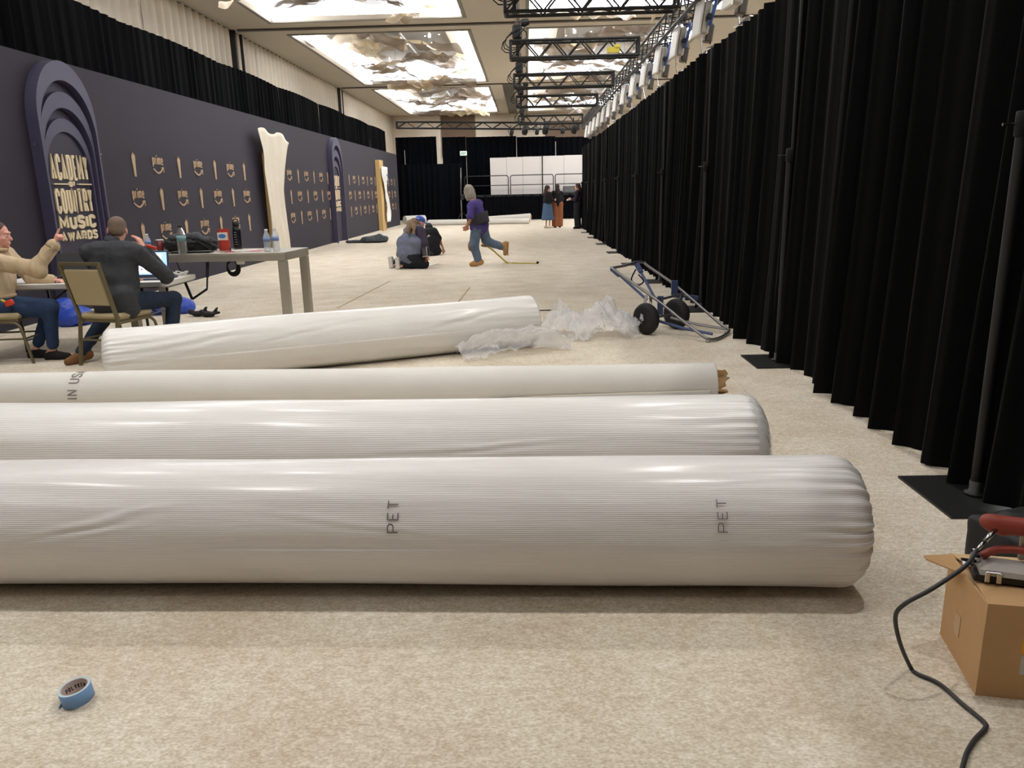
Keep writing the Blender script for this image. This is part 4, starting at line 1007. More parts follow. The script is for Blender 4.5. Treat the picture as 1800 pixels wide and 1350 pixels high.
mb = MB(); mb.lathe([(.016, 0), (.016, .02), (.008, .03), (.012, .04)], q(.01, .01, .045), (0, 0, 1), 12); mb.box(q(-.012, 0, .04), (.03, .05, .006), Rt); mb.build('vent_knob', M['chrome'], t, True)
g0 = q(.066, .045, .15); g1 = at(1717, 967, 2.17)
# cord with its steel strain relief
t = thing('power_cord', 'dark grey power cord looping from the seaming iron down across the carpet', 'cord', fl(1650, 1205))
mb = MB(); mb.tube([g0, g0.lerp(g1, .6)], .0075, 10); mb.tube([g0.lerp(g1, .5), g1], .0055, 10); mb.build('strain_relief', M['chrome'], t, True)
up_ = Vector((0, 0, .007))
cp = [g1, at(1697, 995, 2.11), at(1640, 1034, 2.06), at(1590, 1062, 2.07), at(1574, 1085, 2.10), at(1582, 1130, 2.12), fl(1600, 1178)+up_*1.5, fl(1612, 1188)+up_, fl(1650, 1205)+up_, fl(1690, 1240)+up_, fl(1728, 1272)+up_, fl(1731, 1284)+up_, fl(1712, 1305)+up_, fl(1698, 1330)+up_, fl(1688, 1365)+up_, fl(1670, 1420)+up_, fl(1660, 1480)+up_]
mb = MB(); mb.tube(smooth(cp, 7), .0065, 10); mb.build('cable', M['cord'], t, True)
# black tool bag behind the box
t = thing('tool_bag', 'black fabric tool bag standing behind the cardboard box at the right edge', 'bag', (1.95, 2.75, 0))
blob('bag_body', [rbx((1.98, 2.78, .10), (.20, .12, .09), Euler((0, 0, -.2)).to_matrix(), .025), cap((1.85, 2.8, .2), (2.1, 2.75, .2), .05, .05)], mat('black_nylon', lin(26, 27, 28), .6, var=.2, vscale=8), t, .012, .03, .012, 9)

# ================================================================ roll of blue tape
t = thing('tape_roll', 'roll of blue tape lying on the carpet in the left foreground', 'tape', fl(139, 1232), world=False)
ri, ro, hh = .039, .046, .048
R = Euler((0, 0, 0)).to_matrix()
def ring(r0, r1, z0, z1, n=48):
    mb = MB(); vs = []; fs = []
    for k in range(n):
        a_ = 2*PI*k/n
        for (r, z) in ((r0, z0), (r1, z0), (r1, z1), (r0, z1)): vs.append((r*math.cos(a_), r*math.sin(a_), z))
    for k in range(n):
        j = (k+1) % n
        for e in range(4): e2 = (e+1) % 4; fs.append((k*4+e, j*4+e, j*4+e2, k*4+e2))
    return mb.add(vs, fs)
ring(.0398, ro, .0006, hh-.0012).build('tape_winding', M['bluet'], t, True)
ring(.0398, ro-.0002, hh-.0012, hh).build('tape_side', M['tapeedge'], t)
ring(.0375, .0398, .0006, hh-.001).build('cardboard_core', M['tapecore'], t)
mb = MB(); mb.add([(-.038, -.026, .012), (-.036, -.029, .001), (-.040, -.040, .001), (-.041, -.036, .006)], [(0, 1, 2, 3)])
o = mb.build('tape_tail', M['bluet'], t); o.modifiers.new('t', 'SOLIDIFY').thickness = .0006
pl = lambda u, v, d: ((.0373-d)*math.cos(2.98-u/.0375), (.0373-d)*math.sin(2.98-u/.0375), .016+v)
for c, mb in word('POLYKEN', .062, .016, .0028, pl, .0003, gap=.35, sub=3): mb.build('printed_letter', M['ink'], t)
t.rotation_euler = (math.radians(5), math.radians(-6), 0)
t.location.z = .006

# ================================================================ work tables on the left
def rz(a): return Matrix.Rotation(a, 3, 'Z')
# white folding table
TX0, TX1, TY0, TY1, TZ = -5.5, -3.60, 7.56, 8.33, .705
t = thing('folding_table', 'white plastic folding table with laptops, between the seated people and the backdrop', 'table', ((TX0+TX1)/2, (TY0+TY1)/2, 0))
n = 8; r = .06; pts = []
for cx, cy, a0 in ((TX1-r, TY0+r, -PI/2), (TX1-r, TY1-r, 0), (TX0+r, TY1-r, PI/2), (TX0+r, TY0+r, PI)):
    pts += [(cx+r*math.cos(a0+PI/2*k/n), cy+r*math.sin(a0+PI/2*k/n)) for k in range(n+1)]
mb = MB(); mb.poly(pts, lambda u, v, d: (u, v, TZ-.045+d), .045); mb.build('tabletop', M['white'], t)
mb = MB(); mb.poly([((u-(TX0+TX1)/2)*.985+(TX0+TX1)/2, (v-(TY0+TY1)/2)*.97+(TY0+TY1)/2) for u, v in pts], lambda u, v, d: (u, v, TZ-.058+d), .014); mb.build('skirt', M['steel'], t)
dk = mat('dark_table_leg', lin(58, 58, 62), .4, metal=.4, var=.1)
for x in (TX1-.3, TX0+.3):
    for y in (TY0+.12, TY1-.12): mb = MB(); mb.tube([(x, y, TZ-.05), (x+.02, y, 0)], .014, 8); mb.build('leg', dk, t, True)
    mb = MB(); mb.tube([(x+.015, TY0+.12, .12), (x+.015, TY1-.12, .12)], .01, 8); mb.build('stretcher', dk, t)
    s = -1 if x > -4.5 else 1
    mb = MB(); mb.tube([(x, (TY0+TY1)/2, .35), (x+s*.45, (TY0+TY1)/2, TZ-.05)], .01, 8); mb.tube([(x, TY0+.12, .35), (x, TY1-.12, .35)], .01, 6); mb.build('brace', dk, t)
# steel high table
SZ = .93; f0 = fl(212, 448.3, SZ); f1 = fl(500, 443.5, SZ); g1_ = fl(531, 434, SZ)
ux = (f1-f0).normalized(); uy = Vector((-ux.y, ux.x, 0)); SL = (f1-f0).length; SD = .72
t = thing('steel_table', 'brushed steel high table with square legs, bags and bottles on it', 'table', f0+ux*SL/2+uy*SD/2)
Rs = Matrix((ux, uy, Vector((0, 0, 1)))).transposed(); q = lambda u, v, w: f0+ux*u+uy*v+Vector((0, 0, w-SZ))
mb = MB(); mb.box(q(SL/2, SD/2, SZ-.006), (SL, SD, .012), Rs, bev=.003); mb.build('tabletop', M['steel'], t)
for (u, v, lx, ly) in ((SL/2, .02, SL-.003, .04), (SL/2, SD-.02, SL-.003, .04), (.02, SD/2, .04, SD-.09), (SL-.02, SD/2, .04, SD-.09)):
    mb = MB(); mb.box(q(u, v, SZ-.05), (lx, ly, .074), Rs, bev=.003); mb.build('apron', M['steel'], t)
for u in (.045, SL-.045):
    for v in (.045, SD-.045): mb = MB(); mb.box(q(u, v, (SZ-.09)/2), (.085, .085, SZ-.09), Rs, bev=.004); mb.build('leg', M['steel'], t)
ONT = lambda px, py, dz=0: fl(px, py, SZ)+Vector((0, 0, dz))

# ---- bottles and things on the steel table
def water(p, h, lab, tint='clear', lbl=(120, 145, 195), capc='white'):
    t = thing('water_bottle', lab, 'bottle', p, world=False)
    r = h*.16
    mb = MB(); mb.lathe([(r*.85, 0), (r, .01), (r, h*.2), (r*.93, h*.24), (r, h*.28), (r, h*.62), (r*.95, h*.7), (r*.45, h*.88), (r*.42, h*.94)], n=20); mb.build('bottle_body', M['clear'] if tint == 'clear' else tint, t, True)
    mb = MB(); mb.lathe([(r*1.02, h*.45), (r*1.02, h*.64)], n=20); mb.build('label', mat('bottle_label_%d%d%d' % lbl, lin(*lbl), .5, var=.25, vscale=40), t, True)
    mb = MB(); mb.lathe([(r*.46, h*.92), (r*.46, h), (r*.4, h)], n=14); mb.build('bottle_cap', M[capc], t, True)
    return t
water(ONT(471, 442), .235, 'clear water bottle with blue label, left of the pair on the steel table')
water(ONT(486, 441), .24, 'clear water bottle with blue label, right of the pair on the steel table')
water(ONT(262, 443), .2, 'clear water bottle standing behind the man with the laptop')
water(ONT(322, 446), .30, 'clear sauce bottle with dark cap and pale label in front of the backpack', mat('smoky_bottle', lin(150, 150, 146), .15, trans=.5, var=.05), (120, 160, 170), 'black')
p = ONT(283, 442.5); t = thing('drinking_cup', 'small dark red cup on the steel table left of the backpack', 'cup', p, world=False)
mb = MB(); mb.lathe([(.032, 0), (.034, .02), (.04, .13), (.036, .13), (.03, .02)], n=18); mb.build('cup_body', mat('dark_red_cup', lin(112, 40, 40), .4, var=.1), t, True)
mb = MB(); mb.lathe([(.041, .125), (.041, .135), (.034, .135)], n=18); mb.build('rim', M['white'], t, True)
# tumbler
p = ONT(419, 437); t = thing('tumbler', 'tall black water tumbler with carry loop on the steel table', 'bottle', p, world=False)
mb = MB(); mb.lathe([(.045, 0), (.048, .02), (.046, .2), (.04, .235), (.032, .25)], n=24); mb.build('bottle_body', mat('black_gloss', lin(26, 27, 30), .25, var=.15), t, True)
mb = MB(); mb.lathe([(.036, .25), (.038, .26), (.038, .3), (.03, .305)], n=24); mb.build('lid', M['black'], t, True)
mb = MB(); mb.tube([(-.035, 0, .285), (-.02, 0, .33), (.02, 0, .33), (.035, 0, .285)], .007, 8); mb.build('carry_loop', M['black'], t, True)
for k in range(6): mb = MB(); mb.box((.0, -.0472, .05+.027*k), (.03-.002*(k % 3), .003, .006)); mb.build('printed_mark', mat('pale_print', lin(150, 152, 158), .5), t)
# snack pouch
p = ONT(396, 440); t = thing('snack_pouch', 'red and white snack pouch with a blue oval on the steel table', 'bag', p, world=False)
P = []
for i in range(14):
    h = i/13; row = []
    for j in range(21):
        a_ = 2*PI*j/20; th = .035*math.sin(PI*min(1, h*1.05+.12))*(1-.4*h)+.004
        row.append(((.066-.006*math.sin(h*PI))*math.cos(a_), th*math.sin(a_)-.002*math.sin(9*h+a_*3), h*.235))
    P.append(row)
mb = MB(); mb.grid(P); pb = mb.build('pouch_body', mat('pouch_red', lin(190, 62, 50), .35, var=.15, vscale=25), t, True)
mb = MB(); mb.box((0, -.0325, .155), (.115, .004, .085), bev=.001); mb.build('white_band', mat('pouch_cream', lin(236, 224, 206), .4, var=.05), pb)
mb = MB(); mb.poly([(.042*math.cos(2*PI*k/20), .024*math.sin(2*PI*k/20)) for k in range(20)], lambda u, v, d: (u-.005, -.0348-d, .158+v), .002); mb.build('blue_oval', mat('pouch_blue', lin(82, 132, 200), .4, var=.1), pb, fixn=True)
# papers
for (px, py, w, h, rot, m, lab) in ((430, 440, .26, .20, .2, M['white'], 'white sheet of paper on the steel table beside the snack pouch'), (450, 441, .16, .12, -.3, mat('pink_card', lin(214, 90, 110), .5, var=.1), 'pink card lying on the white paper on the steel table')):
    p = ONT(px, py, .001 if m is M['white'] else .0025); mb = MB(); mb.box(p, (w, h, .0012), rz(rot)); tag(mb.build('paper_sheet', m), lab, 'paper')
p = ONT(404, 443.3, .004); mb = MB(); mb.box(p, (.1, .05, .006), rz(.15), bev=.002); tag(mb.build('notepad', mat('red_pad', lin(200, 40, 50), .4, var=.1)), 'small red pad at the front edge of the steel table', 'notepad')
# backpack
p = ONT(330, 442.6); t = thing('backpack', 'black and grey backpack lying on the steel table', 'backpack', p)
bk = mat('backpack_black', lin(30, 30, 33), .65, var=.25, vscale=12, bump=.15, bscale=60); gk = mat('backpack_grey', lin(72, 73, 76), .7, var=.15, vscale=14)
pb = p+Vector((0, .1, 0))
blob('main_compartment', [ell(pb+Vector((-.02, .04, .085)), (.30, .13, .085)), cap(pb+Vector((-.22, 0, .07)), pb+Vector((.2, 0, .07)), .07, .075), cap(pb+Vector((.12, 0, .06)), pb+Vector((.27, -.03, .035)), .07, .035)], bk, t, .009, .03, .01, 14, cut=[(pb+Vector((0, 0, .002)), (0, 0, -1))])
blob('top_pocket', [cap(pb+Vector((-.2, -.03, .15)), pb+Vector((.1, -.04, .165)), .035, .04), cap(pb+Vector((.08, -.04, .16)), pb+Vector((.2, -.05, .12)), .035, .03)], gk, t, .009, .03, .008, 16)
mb = MB(); mb.tube(smooth([pb+Vector((-.25, -.08, .06)), pb+Vector((-.05, -.1, .1)), pb+Vector((.15, -.1, .09)), pb+Vector((.28, -.07, .02))]), .008, 6); mb.build('zip', M['black'], t, True)
for k, (a_, b_) in enumerate(((Vector((.15, -.08, .13)), Vector((.29, -.06, .05))), (Vector((.1, -.1, .13)), Vector((.26, -.1, .02))))): mb = MB(); mb.bar(pb+a_, pb+b_, .03, .006); mb.build('strap', bk, t)
p = ONT(338, 445); mb = MB(); mb.box(p+Vector((0, .0, .012)), (.42, .12, .022), rz(.02), bev=.004); tag(mb.build('closed_laptop', M['black']), 'closed black laptop lying in front of the backpack', 'laptop')
p = ONT(298, 445.5); mb = MB(); mb.box(p+Vector((-.04, -.01, .004)), (.16, .06, .008), rz(.05), bev=.003); tag(mb.build('phone', M['black']), 'black phone lying at the left edge of the closed laptop', 'phone')
# strap hanging below the table, with its handle
yb_ = f0.y+.02
S0 = at(309, 457, yb_); S1 = at(338, 526, yb_-.06); S2 = at(364, 508, yb_-.02); S3 = at(365, 457, yb_)
t = thing('carry_strap', 'black webbing strap with a bar handle hanging from the steel table', 'strap', (S1+S2)/2)
mb = MB(); mb.bar(S0, S0.lerp(S1, .6), .012, .004); mb.bar(S0.lerp(S1, .55), S1, .03, .004, Vector((0, 1, 0))); mb.build('webbing', bk, t)
mb = MB(); mb.bar(S3, S3.lerp(S2, .6), .035, .004, Vector((0, 1, 0))); mb.bar(S3.lerp(S2, .55), S2, .018, .004); mb.build('webbing', bk, t)
mb = MB(); mb.tube([S1, S2], .013, 10); mb.build('handle', M['blackmat'], t, True)
# cable coil under the table
c = at(408, 468, f0.y+.3); t = thing('cable_coil', 'coil of black cable with a white plug hanging under the steel table', 'cable', c)
for k in range(4): mb = MB(); mb.tube([c+Vector(((.055+.006*k)*math.cos(a_), .012*k, (.07+.004*k)*math.sin(a_)-.01*k)) for a_ in np.linspace(0, 2*PI, 25)[:-1]], .008, 6, closed=True); mb.build('cable_turn', M['blackmat'], t, True)
mb = MB(); mb.box(c+Vector((.10, 0, .06)), (.09, .05, .08), rz(.3), bev=.01); mb.build('plug', M['white'], t)
mb = MB(); mb.tube([c+Vector((.02, 0, .06)), c+Vector((.0, 0, .2)), c+Vector((0, .02, SZ-.09-c.z))], .006, 6); mb.build('cord', M['blackmat'], t)

# ---- laptops and small things on the folding table
def laptop(p, w, yaw, lab, screen=None, opening=105, lh=.27):
    t = thing('laptop', lab, 'laptop', p, rotz=yaw, world=False)
    b_ = mat('laptop_grey', lin(72, 78, 92), .4, metal=.3, var=.08) if screen else M['black']
    mb = MB(); mb.box((0, -.115, .009), (w, .23, .018), bev=.004); mb.build('base', b_, t)
    kb = MB()
    for i in range(11):
        for j in range(5): kb.box((-w*.42+w*.84*i/10, -.04-.03*j, .0185), (.02, .022, .002))
    kb.build('keyboard', M['blackmat'], t)
    a_ = math.radians(opening-90); R = Matrix.Rotation(-a_, 3, 'X')
    mb = MB(); mb.box(R @ Vector((0, 0, lh/2))+Vector((0, .005, .012)), (w, .009, lh), R, bev=.003); ld = mb.build('screen_lid', b_, t)
    if screen:
        mb = MB(); mb.box(R @ Vector((0, -.0052, lh/2+.003))+Vector((0, .005, .012)), (w*.90, .001, lh-.04), R); mb.build('display', M['screen'], ld)
        mb = MB(); mb.box(R @ Vector((-.02, -.006, lh/2+.003))+Vector((0, .005, .012)), (w*.72, .001, lh-.07), R); mb.build('window', mat('screen_page', lin(236, 242, 252), .4, emit=.9), ld)
        rr = random.Random(5)
        for i in range(5):
            for j in range(4):
                mb = MB(); mb.box(R @ Vector((-.10+.045*i, -.0068, .08+.04*j))+Vector((0, .005, .012)), (.012+.006*rr.random(), .001, .012), R); mb.build('icon', mat('icon_%d' % (i % 3), [lin(120, 90, 170), lin(90, 130, 190), lin(130, 140, 150)][i % 3], .5, emit=.3), ld)
    else:
        mb = MB(); mb.box(R @ Vector((0, -.0052, lh/2+.003))+Vector((0, .005, .012)), (w*.92, .001, lh-.03), R); mb.build('display', M['black'], ld)
    return t
p = fl(262, 488, TZ); laptop(Vector((-3.93, 7.98, TZ)), .37, .03, 'open grey laptop with a bright screen in front of the seated man', True, 100)
laptop(Vector((-4.78, 8.12, TZ)), .42, .28, 'open black laptop beside the woman, its screen dark', None, 112)
p = fl(301, 488, TZ); t = thing('computer_mouse', 'dark grey computer mouse at the right end of the folding table', 'mouse', p)
blob('mouse_body', [ell(p+Vector((0, .0, .016)), (.075, .045, .022))], mat('mouse_grey', lin(78, 78, 86), .5, var=.05), t, .006, .01, cut=[(p+Vector((0, 0, .001)), (0, 0, -1))])
mb = MB(); mb.box(p+Vector((.03, -.0, .036)), (.018, .006, .006), bev=.002); mb.build('scroll_wheel', M['black'], t)
p = fl(289, 486, TZ); t = thing('charger', 'dark laptop charger with a cable on the folding table beside the laptop', 'charger', p)
mb = MB(); mb.box(p+Vector((0, 0, .016)), (.13, .06, .03), rz(.4), bev=.01); mb.build('brick', M['black'], t)
mb = MB(); mb.tube(smooth([p+Vector((.06, 0, .01)), p+Vector((.13, .04, .006)), p+Vector((.2, -.02, .006)), p+Vector((.12, -.07, .006))]), .004, 6); mb.build('cable', M['white'], t, True)
p = fl(314, 484.5, TZ); t = thing('cable_coil', 'loosely coiled white cable at the right end of the folding table', 'cable', p)
for k in range(3): mb = MB(); mb.tube([p+Vector(((.085-.012*k)*math.cos(a_)+.02*k, (.045+.005*k)*math.sin(a_), .008+.007*k+.012*(1+math.sin(a_*2+k)))) for a_ in np.linspace(0, 2*PI, 29)[:-1]], .0065, 6, closed=True); mb.build('cable_turn', M['white'], t, True)
for k, (px, py, w, h, rot, lab) in enumerate(((88, 489, .30, .21, .2, 'white paper on the folding table beside the dark laptop'), (117, 489, .21, .15, -.5, 'white paper bent up on the folding table behind the khaki chair'))):
    p = fl(px, py, TZ); P = [[(p.x+(u-.5)*w*math.cos(rot)-(v-.5)*h*math.sin(rot), p.y-.02+(u-.5)*w*math.sin(rot)+(v-.5)*h*math.cos(rot), TZ+.003+(.09 if k else .012)*u**3) for u in np.linspace(0, 1, 9)] for v in np.linspace(0, 1, 5)]
    mb = MB(); mb.grid(P); o = mb.build('paper_sheet', M['white'], None, True); tag(o, lab, 'paper'); o.modifiers.new('t', 'SOLIDIFY').thickness = .001

# ---------------------------------------------------------------- banquet chairs
def chair(loc, yaw, lab, seat_m='chairp'):
    t = thing('banquet_chair', lab, 'chair', loc, yaw, 'banquet chairs', world=False)      # faces local +Y
    hw, sd, sh, bt = .215, .42, .45, .955; rec = .13
    # back frame: one bent tube
    y0 = -.02
    def bk_(z): return y0-rec*max(0, (z-.46))/(bt-.46)
    pts = [(-hw-.005, y0-.06, 0), (-hw, y0-.01, .3), (-hw, y0, .46), (-hw-.012, bk_(.9), .90), (-hw, bk_(bt), bt), (hw, bk_(bt), bt), (hw+.012, bk_(.9), .90), (hw, y0, .46), (hw, y0-.01, .3), (hw+.005, y0-.06, 0)]
    for s in (-1, 1):
        mb = MB(); mb.bar((s*hw, y0, .44), (s*hw, bk_(bt), bt), .028, .028); mb.build('back_post', M['chairf'], t)
        mb = MB(); mb.bar((s*(hw+.005), y0-.075, 0), (s*hw, y0, .46), .026, .026); mb.build('rear_leg', M['chairf'], t)
        mb = MB(); mb.tube(smooth([(s*hw, y0, .40), (s*hw, sd-.09, .40), (s*(hw+.005), sd-.01, .37), (s*(hw+.01), sd+.02, .3), (s*(hw+.015), sd+.075, 0)], 5), .014, 8); mb.build('front_leg', M['chairf'], t, True)
        mb = MB(); mb.bar((s*hw, y0-.03, .24), (s*(hw+.008), sd+.03, .24), .016); mb.build('side_stretcher', M['chairf'], t)
    mb = MB(); mb.bar((-hw-.013, bk_(bt), bt), (hw+.013, bk_(bt), bt), .028, .028); mb.build('top_rail', M['chairf'], t)
    mb = MB(); mb.bar((-hw, y0-.03, .24), (hw, y0-.03, .24), .016); mb.bar((-hw, sd+.03, .24), (hw, sd+.03, .24), .016); mb.build('stretcher', M['chairf'], t)
    R = Matrix.Rotation(math.atan2(rec, bt-.46), 3, 'X')
    zc = .735; mb = MB(); mb.box((0, bk_(zc), zc), (2*hw-.035, .034, .345), R, bev=.012); mb.build('backrest', M['chairp'], t)
    mb = MB(); mb.box((0, sd/2-.01, sh+.005), (2*hw+.03, sd+.02, .06), bev=.022); mb.build('seat', M[seat_m], t)
    mb = MB(); mb.box((0, sd/2-.01, sh-.035), (2*hw+.0, sd, .03), bev=.008); mb.build('seat_pan', M['chairf'], t)
    return t
chair((-3.99, 7.02, 0), math.radians(-16), 'khaki banquet chair seen from behind, the man in the dark jacket on it')
chair((-5.28, 7.30, 0), math.radians(-84), 'olive banquet chair seen from the side under the woman at the left edge')

# ---------------------------------------------------------------- floor clutter behind the tables
c = fl(293, 553); c.z = 0
t = thing('blue_tarp', 'blue tarp bundle on the carpet behind the folding table legs', 'tarp', c)
blob('tarp_fold', [ell(c+Vector((-.12, .1, .10)), (.26, .2, .13)), ell(c+Vector((.1, .12, .09)), (.22, .16, .11)), cap(c+Vector((.15, .1, .06)), c+Vector((.27, .1, .05)), .06, .05)], M['bluebag'], t, .014, .05, .025, 7, cut=[((0, 0, .003), (0, 0, -1))])
c = fl(118, 570)+Vector((.12, -.15, 0)); c.z = 0
t = thing('blue_bag', 'crumpled blue bag on the floor beneath the folding table beside the arch', 'bag', c)
blob('bag_body', [ell(c+Vector((0, .1, .1)), (.24, .2, .13)), ell(c+Vector((-.1, .1, .2)), (.12, .12, .12))], M['bluebag'], t, .014, .05, .03, 7, cut=[((0, 0, .003), (0, 0, -1))])
for k, (px, py, lab) in enumerate(((350, 556, 'black work glove on the carpet right of the table legs, nearer one'), (369, 557, 'black work glove on the carpet right of the table legs, farther right'))):
    c = fl(px, py); t = thing('work_glove', lab, 'glove', c)
    pr_ = [ell(c+Vector((0, 0, .035)), (.07, .05, .035))]+[cap(c+Vector((.03, (j-1.5)*.022, .03)), c+Vector((.10+.01*(j % 2), (j-1.5)*.034, .05+.03*(j % 3))), .014, .012) for j in range(4)]+[cap(c+Vector((-.05, 0, .03)), c+Vector((-.11, .02, .06)), .03, .035)]
    blob('glove_body', pr_, bk, t, .008, .015, .008, 25)
c = fl(650, 427); c.z = 0
t = thing('jacket_bundle', 'dark grey jacket dropped on the carpet by the purple backdrop', 'jacket', c)
blob('cloth', [ell(c+Vector((.1, .1, .09)), (.38, .25, .10)), ell(c+Vector((.35, .1, .11)), (.22, .2, .13)), ell(c+Vector((-.45, .1, .04)), (.35, .12, .05)), cap(c+Vector((-.2, .05, .08)), c+Vector((.3, .1, .2)), .07, .06)], mat('charcoal_cloth', lin(66, 70, 76), .85, var=.25, vscale=6), t, .022, .06, .03, 5, cut=[((0, 0, .003), (0, 0, -1))])
# yellow tape measure
p0 = fl(945, 464); p1 = fl(868, 463.5); p2 = at(868, 462, 16.2); p3 = at(848, 428, 16.15)
t = thing('tape_measure', 'yellow tape measure blade running from the walking man along the carpet', 'tape measure', p0)
P = [[], []]
for a_ in smooth([p0+Vector((0, 0, .006)), fl(905, 463.5)+Vector((0, 0, .006)), fl(893, 463.2)+Vector((0, 0, .01)), at(880, 452, 16.3), at(864, 438, 16.2), p3], 8): P[0].append(a_+Vector((0, .0, .02))); P[1].append(a_+Vector((0, -.01, -.016)))
mb = MB(); mb.grid(P); o = mb.build('blade', M['yellow'], t, True); o.modifiers.new('t', 'SOLIDIFY').thickness = .004
mb = MB(); mb.box(p0+Vector((0, 0, .03)), (.05, .04, .05), bev=.01); mb.build('end_hook', M['black'], t)
mb = MB(); mb.bar(p0+Vector((-.02, .03, .008)), p1+Vector((.2, .05, .008)), .05, .006); mb.build('second_run', M['yellow'], t)

# ================================================================ people
def V3(*a): return Vector(a)
def clothmat(name, rgb, var=.18, rough=.85, vs=9): return mat(name, lin(*rgb), rough, var=var, vscale=vs, bump=.15, bscale=40, spec=.25)
def head_prims(c, f, u, s=1.0):
    f = Vector(f).normalized(); u = (Vector(u)-f*Vector(u).dot(f)).normalized(); x = f.cross(u)
    R = np.array([x, f, u]); P = lambda a, b, d: c+(x*a+f*b+u*d)*s
    E = lambda p, r: ell(P(*p), np.array(r)*s, R)
    return [E((0, -.012, .035), (.076, .096, .085)), E((0, .03, -.03), (.062, .068, .08)), E((0, .045, -.075), (.045, .045, .04)),
            cap(P(0, .088, .012), P(0, .112, -.03), .009*s, .015*s), E((0, .085, .03), (.05, .018, .012)), E((0, .092, -.062), (.024, .012, .006)), E((0, .092, -.074), (.021, .012, .007)),
            E((0, .076, -.103), (.022, .02, .018)), E((.045, .05, -.03), (.02, .03, .022)), E((-.045, .05, -.03), (.02, .03, .022)),
            E((.079, -.012, -.008), (.010, .021, .033)), E((-.079, -.012, -.008), (.010, .021, .033))], P, R
def eyes(t, P, s, m=None):
    for a in (-.031, .031):
        c = P(a, .083, .004); mb = MB(); ax_ = (P(a, .2, .004)-c).normalized()
        mb.lathe([(.001, -.011), (.009, -.007), (.0125, 0), (.009, .007), (.004, .0105)], c, ax_, 12); e = mb.build('eye', mat('eye_white', lin(226, 220, 212), .3, var=.02), t, True)
        mb = MB(); mb.lathe([(.0055, .0085), (.0055, .0112), (.002, .012)], c, ax_, 10); mb.build('iris', mat('iris', lin(50, 40, 34), .3, var=.1), e, True)
def hand_prims(w, d, n, side, curls=(.3, .35, .4, .45), thumb=.4, s=1.0, fr=.0088):
    """w wrist, d along the hand, n palm normal, side: toward the thumb"""
    w = Vector(w); d = Vector(d).normalized(); n = (Vector(n)-d*Vector(n).dot(d)).normalized(); t = Vector(side); t = (t-d*t.dot(d)-n*t.dot(n)).normalized(); out = []
    L = [.070, .078, .072, .056]
    for i in range(4):
        b = w+(d*(.088-.004*abs(i-1))+t*(.033-.0225*i))*s; out.append(cap(w+d*.02*s+t*(.018-.012*i)*s, b, .014*s, .0115*s))
        dr = d.copy(); p = b; fan = t*(.06*(1.2-i))
        dr = (dr+fan*.5).normalized(); a = 0
        for k, fr_ in enumerate((.45, .31, .24)):
            a += curls[i]*(1.0 if k == 0 else 1.1); dd = (dr*math.cos(a)+n*math.sin(a)).normalized(); q = p+dd*L[i]*fr_*s; out.append(cap(p, q, (fr-.0007*k)*s, (fr-.0007*(k+1))*s)); p = q
    b = w+(d*.03+t*.03)*s; dd = (d*.75+t*.6+n*thumb).normalized(); q = b+dd*.045*s; out.append(cap(w+d*.015*s, b, .014*s, .013*s)); out.append(cap(b, q, .0115*s, .010*s)); dd = (d*.95+t*.2+n*thumb).normalized(); out.append(cap(q, q+dd*.034*s, .010*s, .008*s))
    return out
def limb(a, b, c, r, infl=0): return [cap(a, b, r[0]+infl, r[1]+infl), cap(b, c, r[1]+infl, r[2]+infl)]
ARM = (.050, .042, .029); LEG = (.088, .058, .038)
def mid(a, b, f=.5): return Vector(a).lerp(Vector(b), f)
def torso_prims(J, g=0, waist=.10):
    sl, sr, hl, hr = (Vector(J[k]) for k in ('shL', 'shR', 'hipL', 'hipR'))
    out = [cap(mid(sl, sr, .12), mid(sl, sr, .88), .062+g)]
    for f in (.27, .5, .73):
        top = mid(sl, sr, f); bot = mid(hl, hr, f*.9+.05); out += [cap(mid(top, bot, .08), mid(top, bot, .5), .085+g, waist-.005+g), cap(mid(top, bot, .5), bot, waist-.005+g, waist+g)]
    return out
def foot_prims(an, toe, g=0, h=.045):
    an = Vector(an); toe = Vector(toe); d = (toe-an); dn = Vector((d.x, d.y, 0)).normalized() if abs(d.x)+abs(d.y) > .02 else d.normalized()
    heel = an-dn*.05+Vector((0, 0, -.03)) if abs(d.z) < .12 else an-d.normalized()*.03
    return [cap(heel, mid(heel, toe, .6), .034+g, .036+g), cap(mid(heel, toe, .5), toe, .04+g, .028+g), cap(an, heel, .036+g, .036+g)]
def person(label, J, parts, base, vox, skin='skin', head=None, hands=(), hair=None, extra=None, s=1.0):
    t = thing('person', label, 'person', base)
    hp, P, R = head_prims(Vector(J['head']), J['face'], J['up'], s)
    body = hp+[cap(J['head']+Vector(J['up'])*-.05*s, mid(J['shL'], J['shR'])+Vector((0, 0, .01)), .055*s, .062*s)]+torso_prims(J, -.02)
    for q in 'LR':
        body += limb(J['sh'+q], J['el'+q], J['wr'+q], ARM, -.004); body += limb(J['hip'+q], J['kn'+q], J['an'+q], LEG, -.012); body += foot_prims(J['an'+q], J['toe'+q], -.012)
    for h in hands: body += hand_prims(*h[0], **h[1])
    blob('body', body, M[skin], t, vox, .012)
    if vox < .012: eyes(t, P, s)
    return t, P, R
def cyl_between(mb, a, b, r, n=10): mb.tube([a, b], r, n); return mb

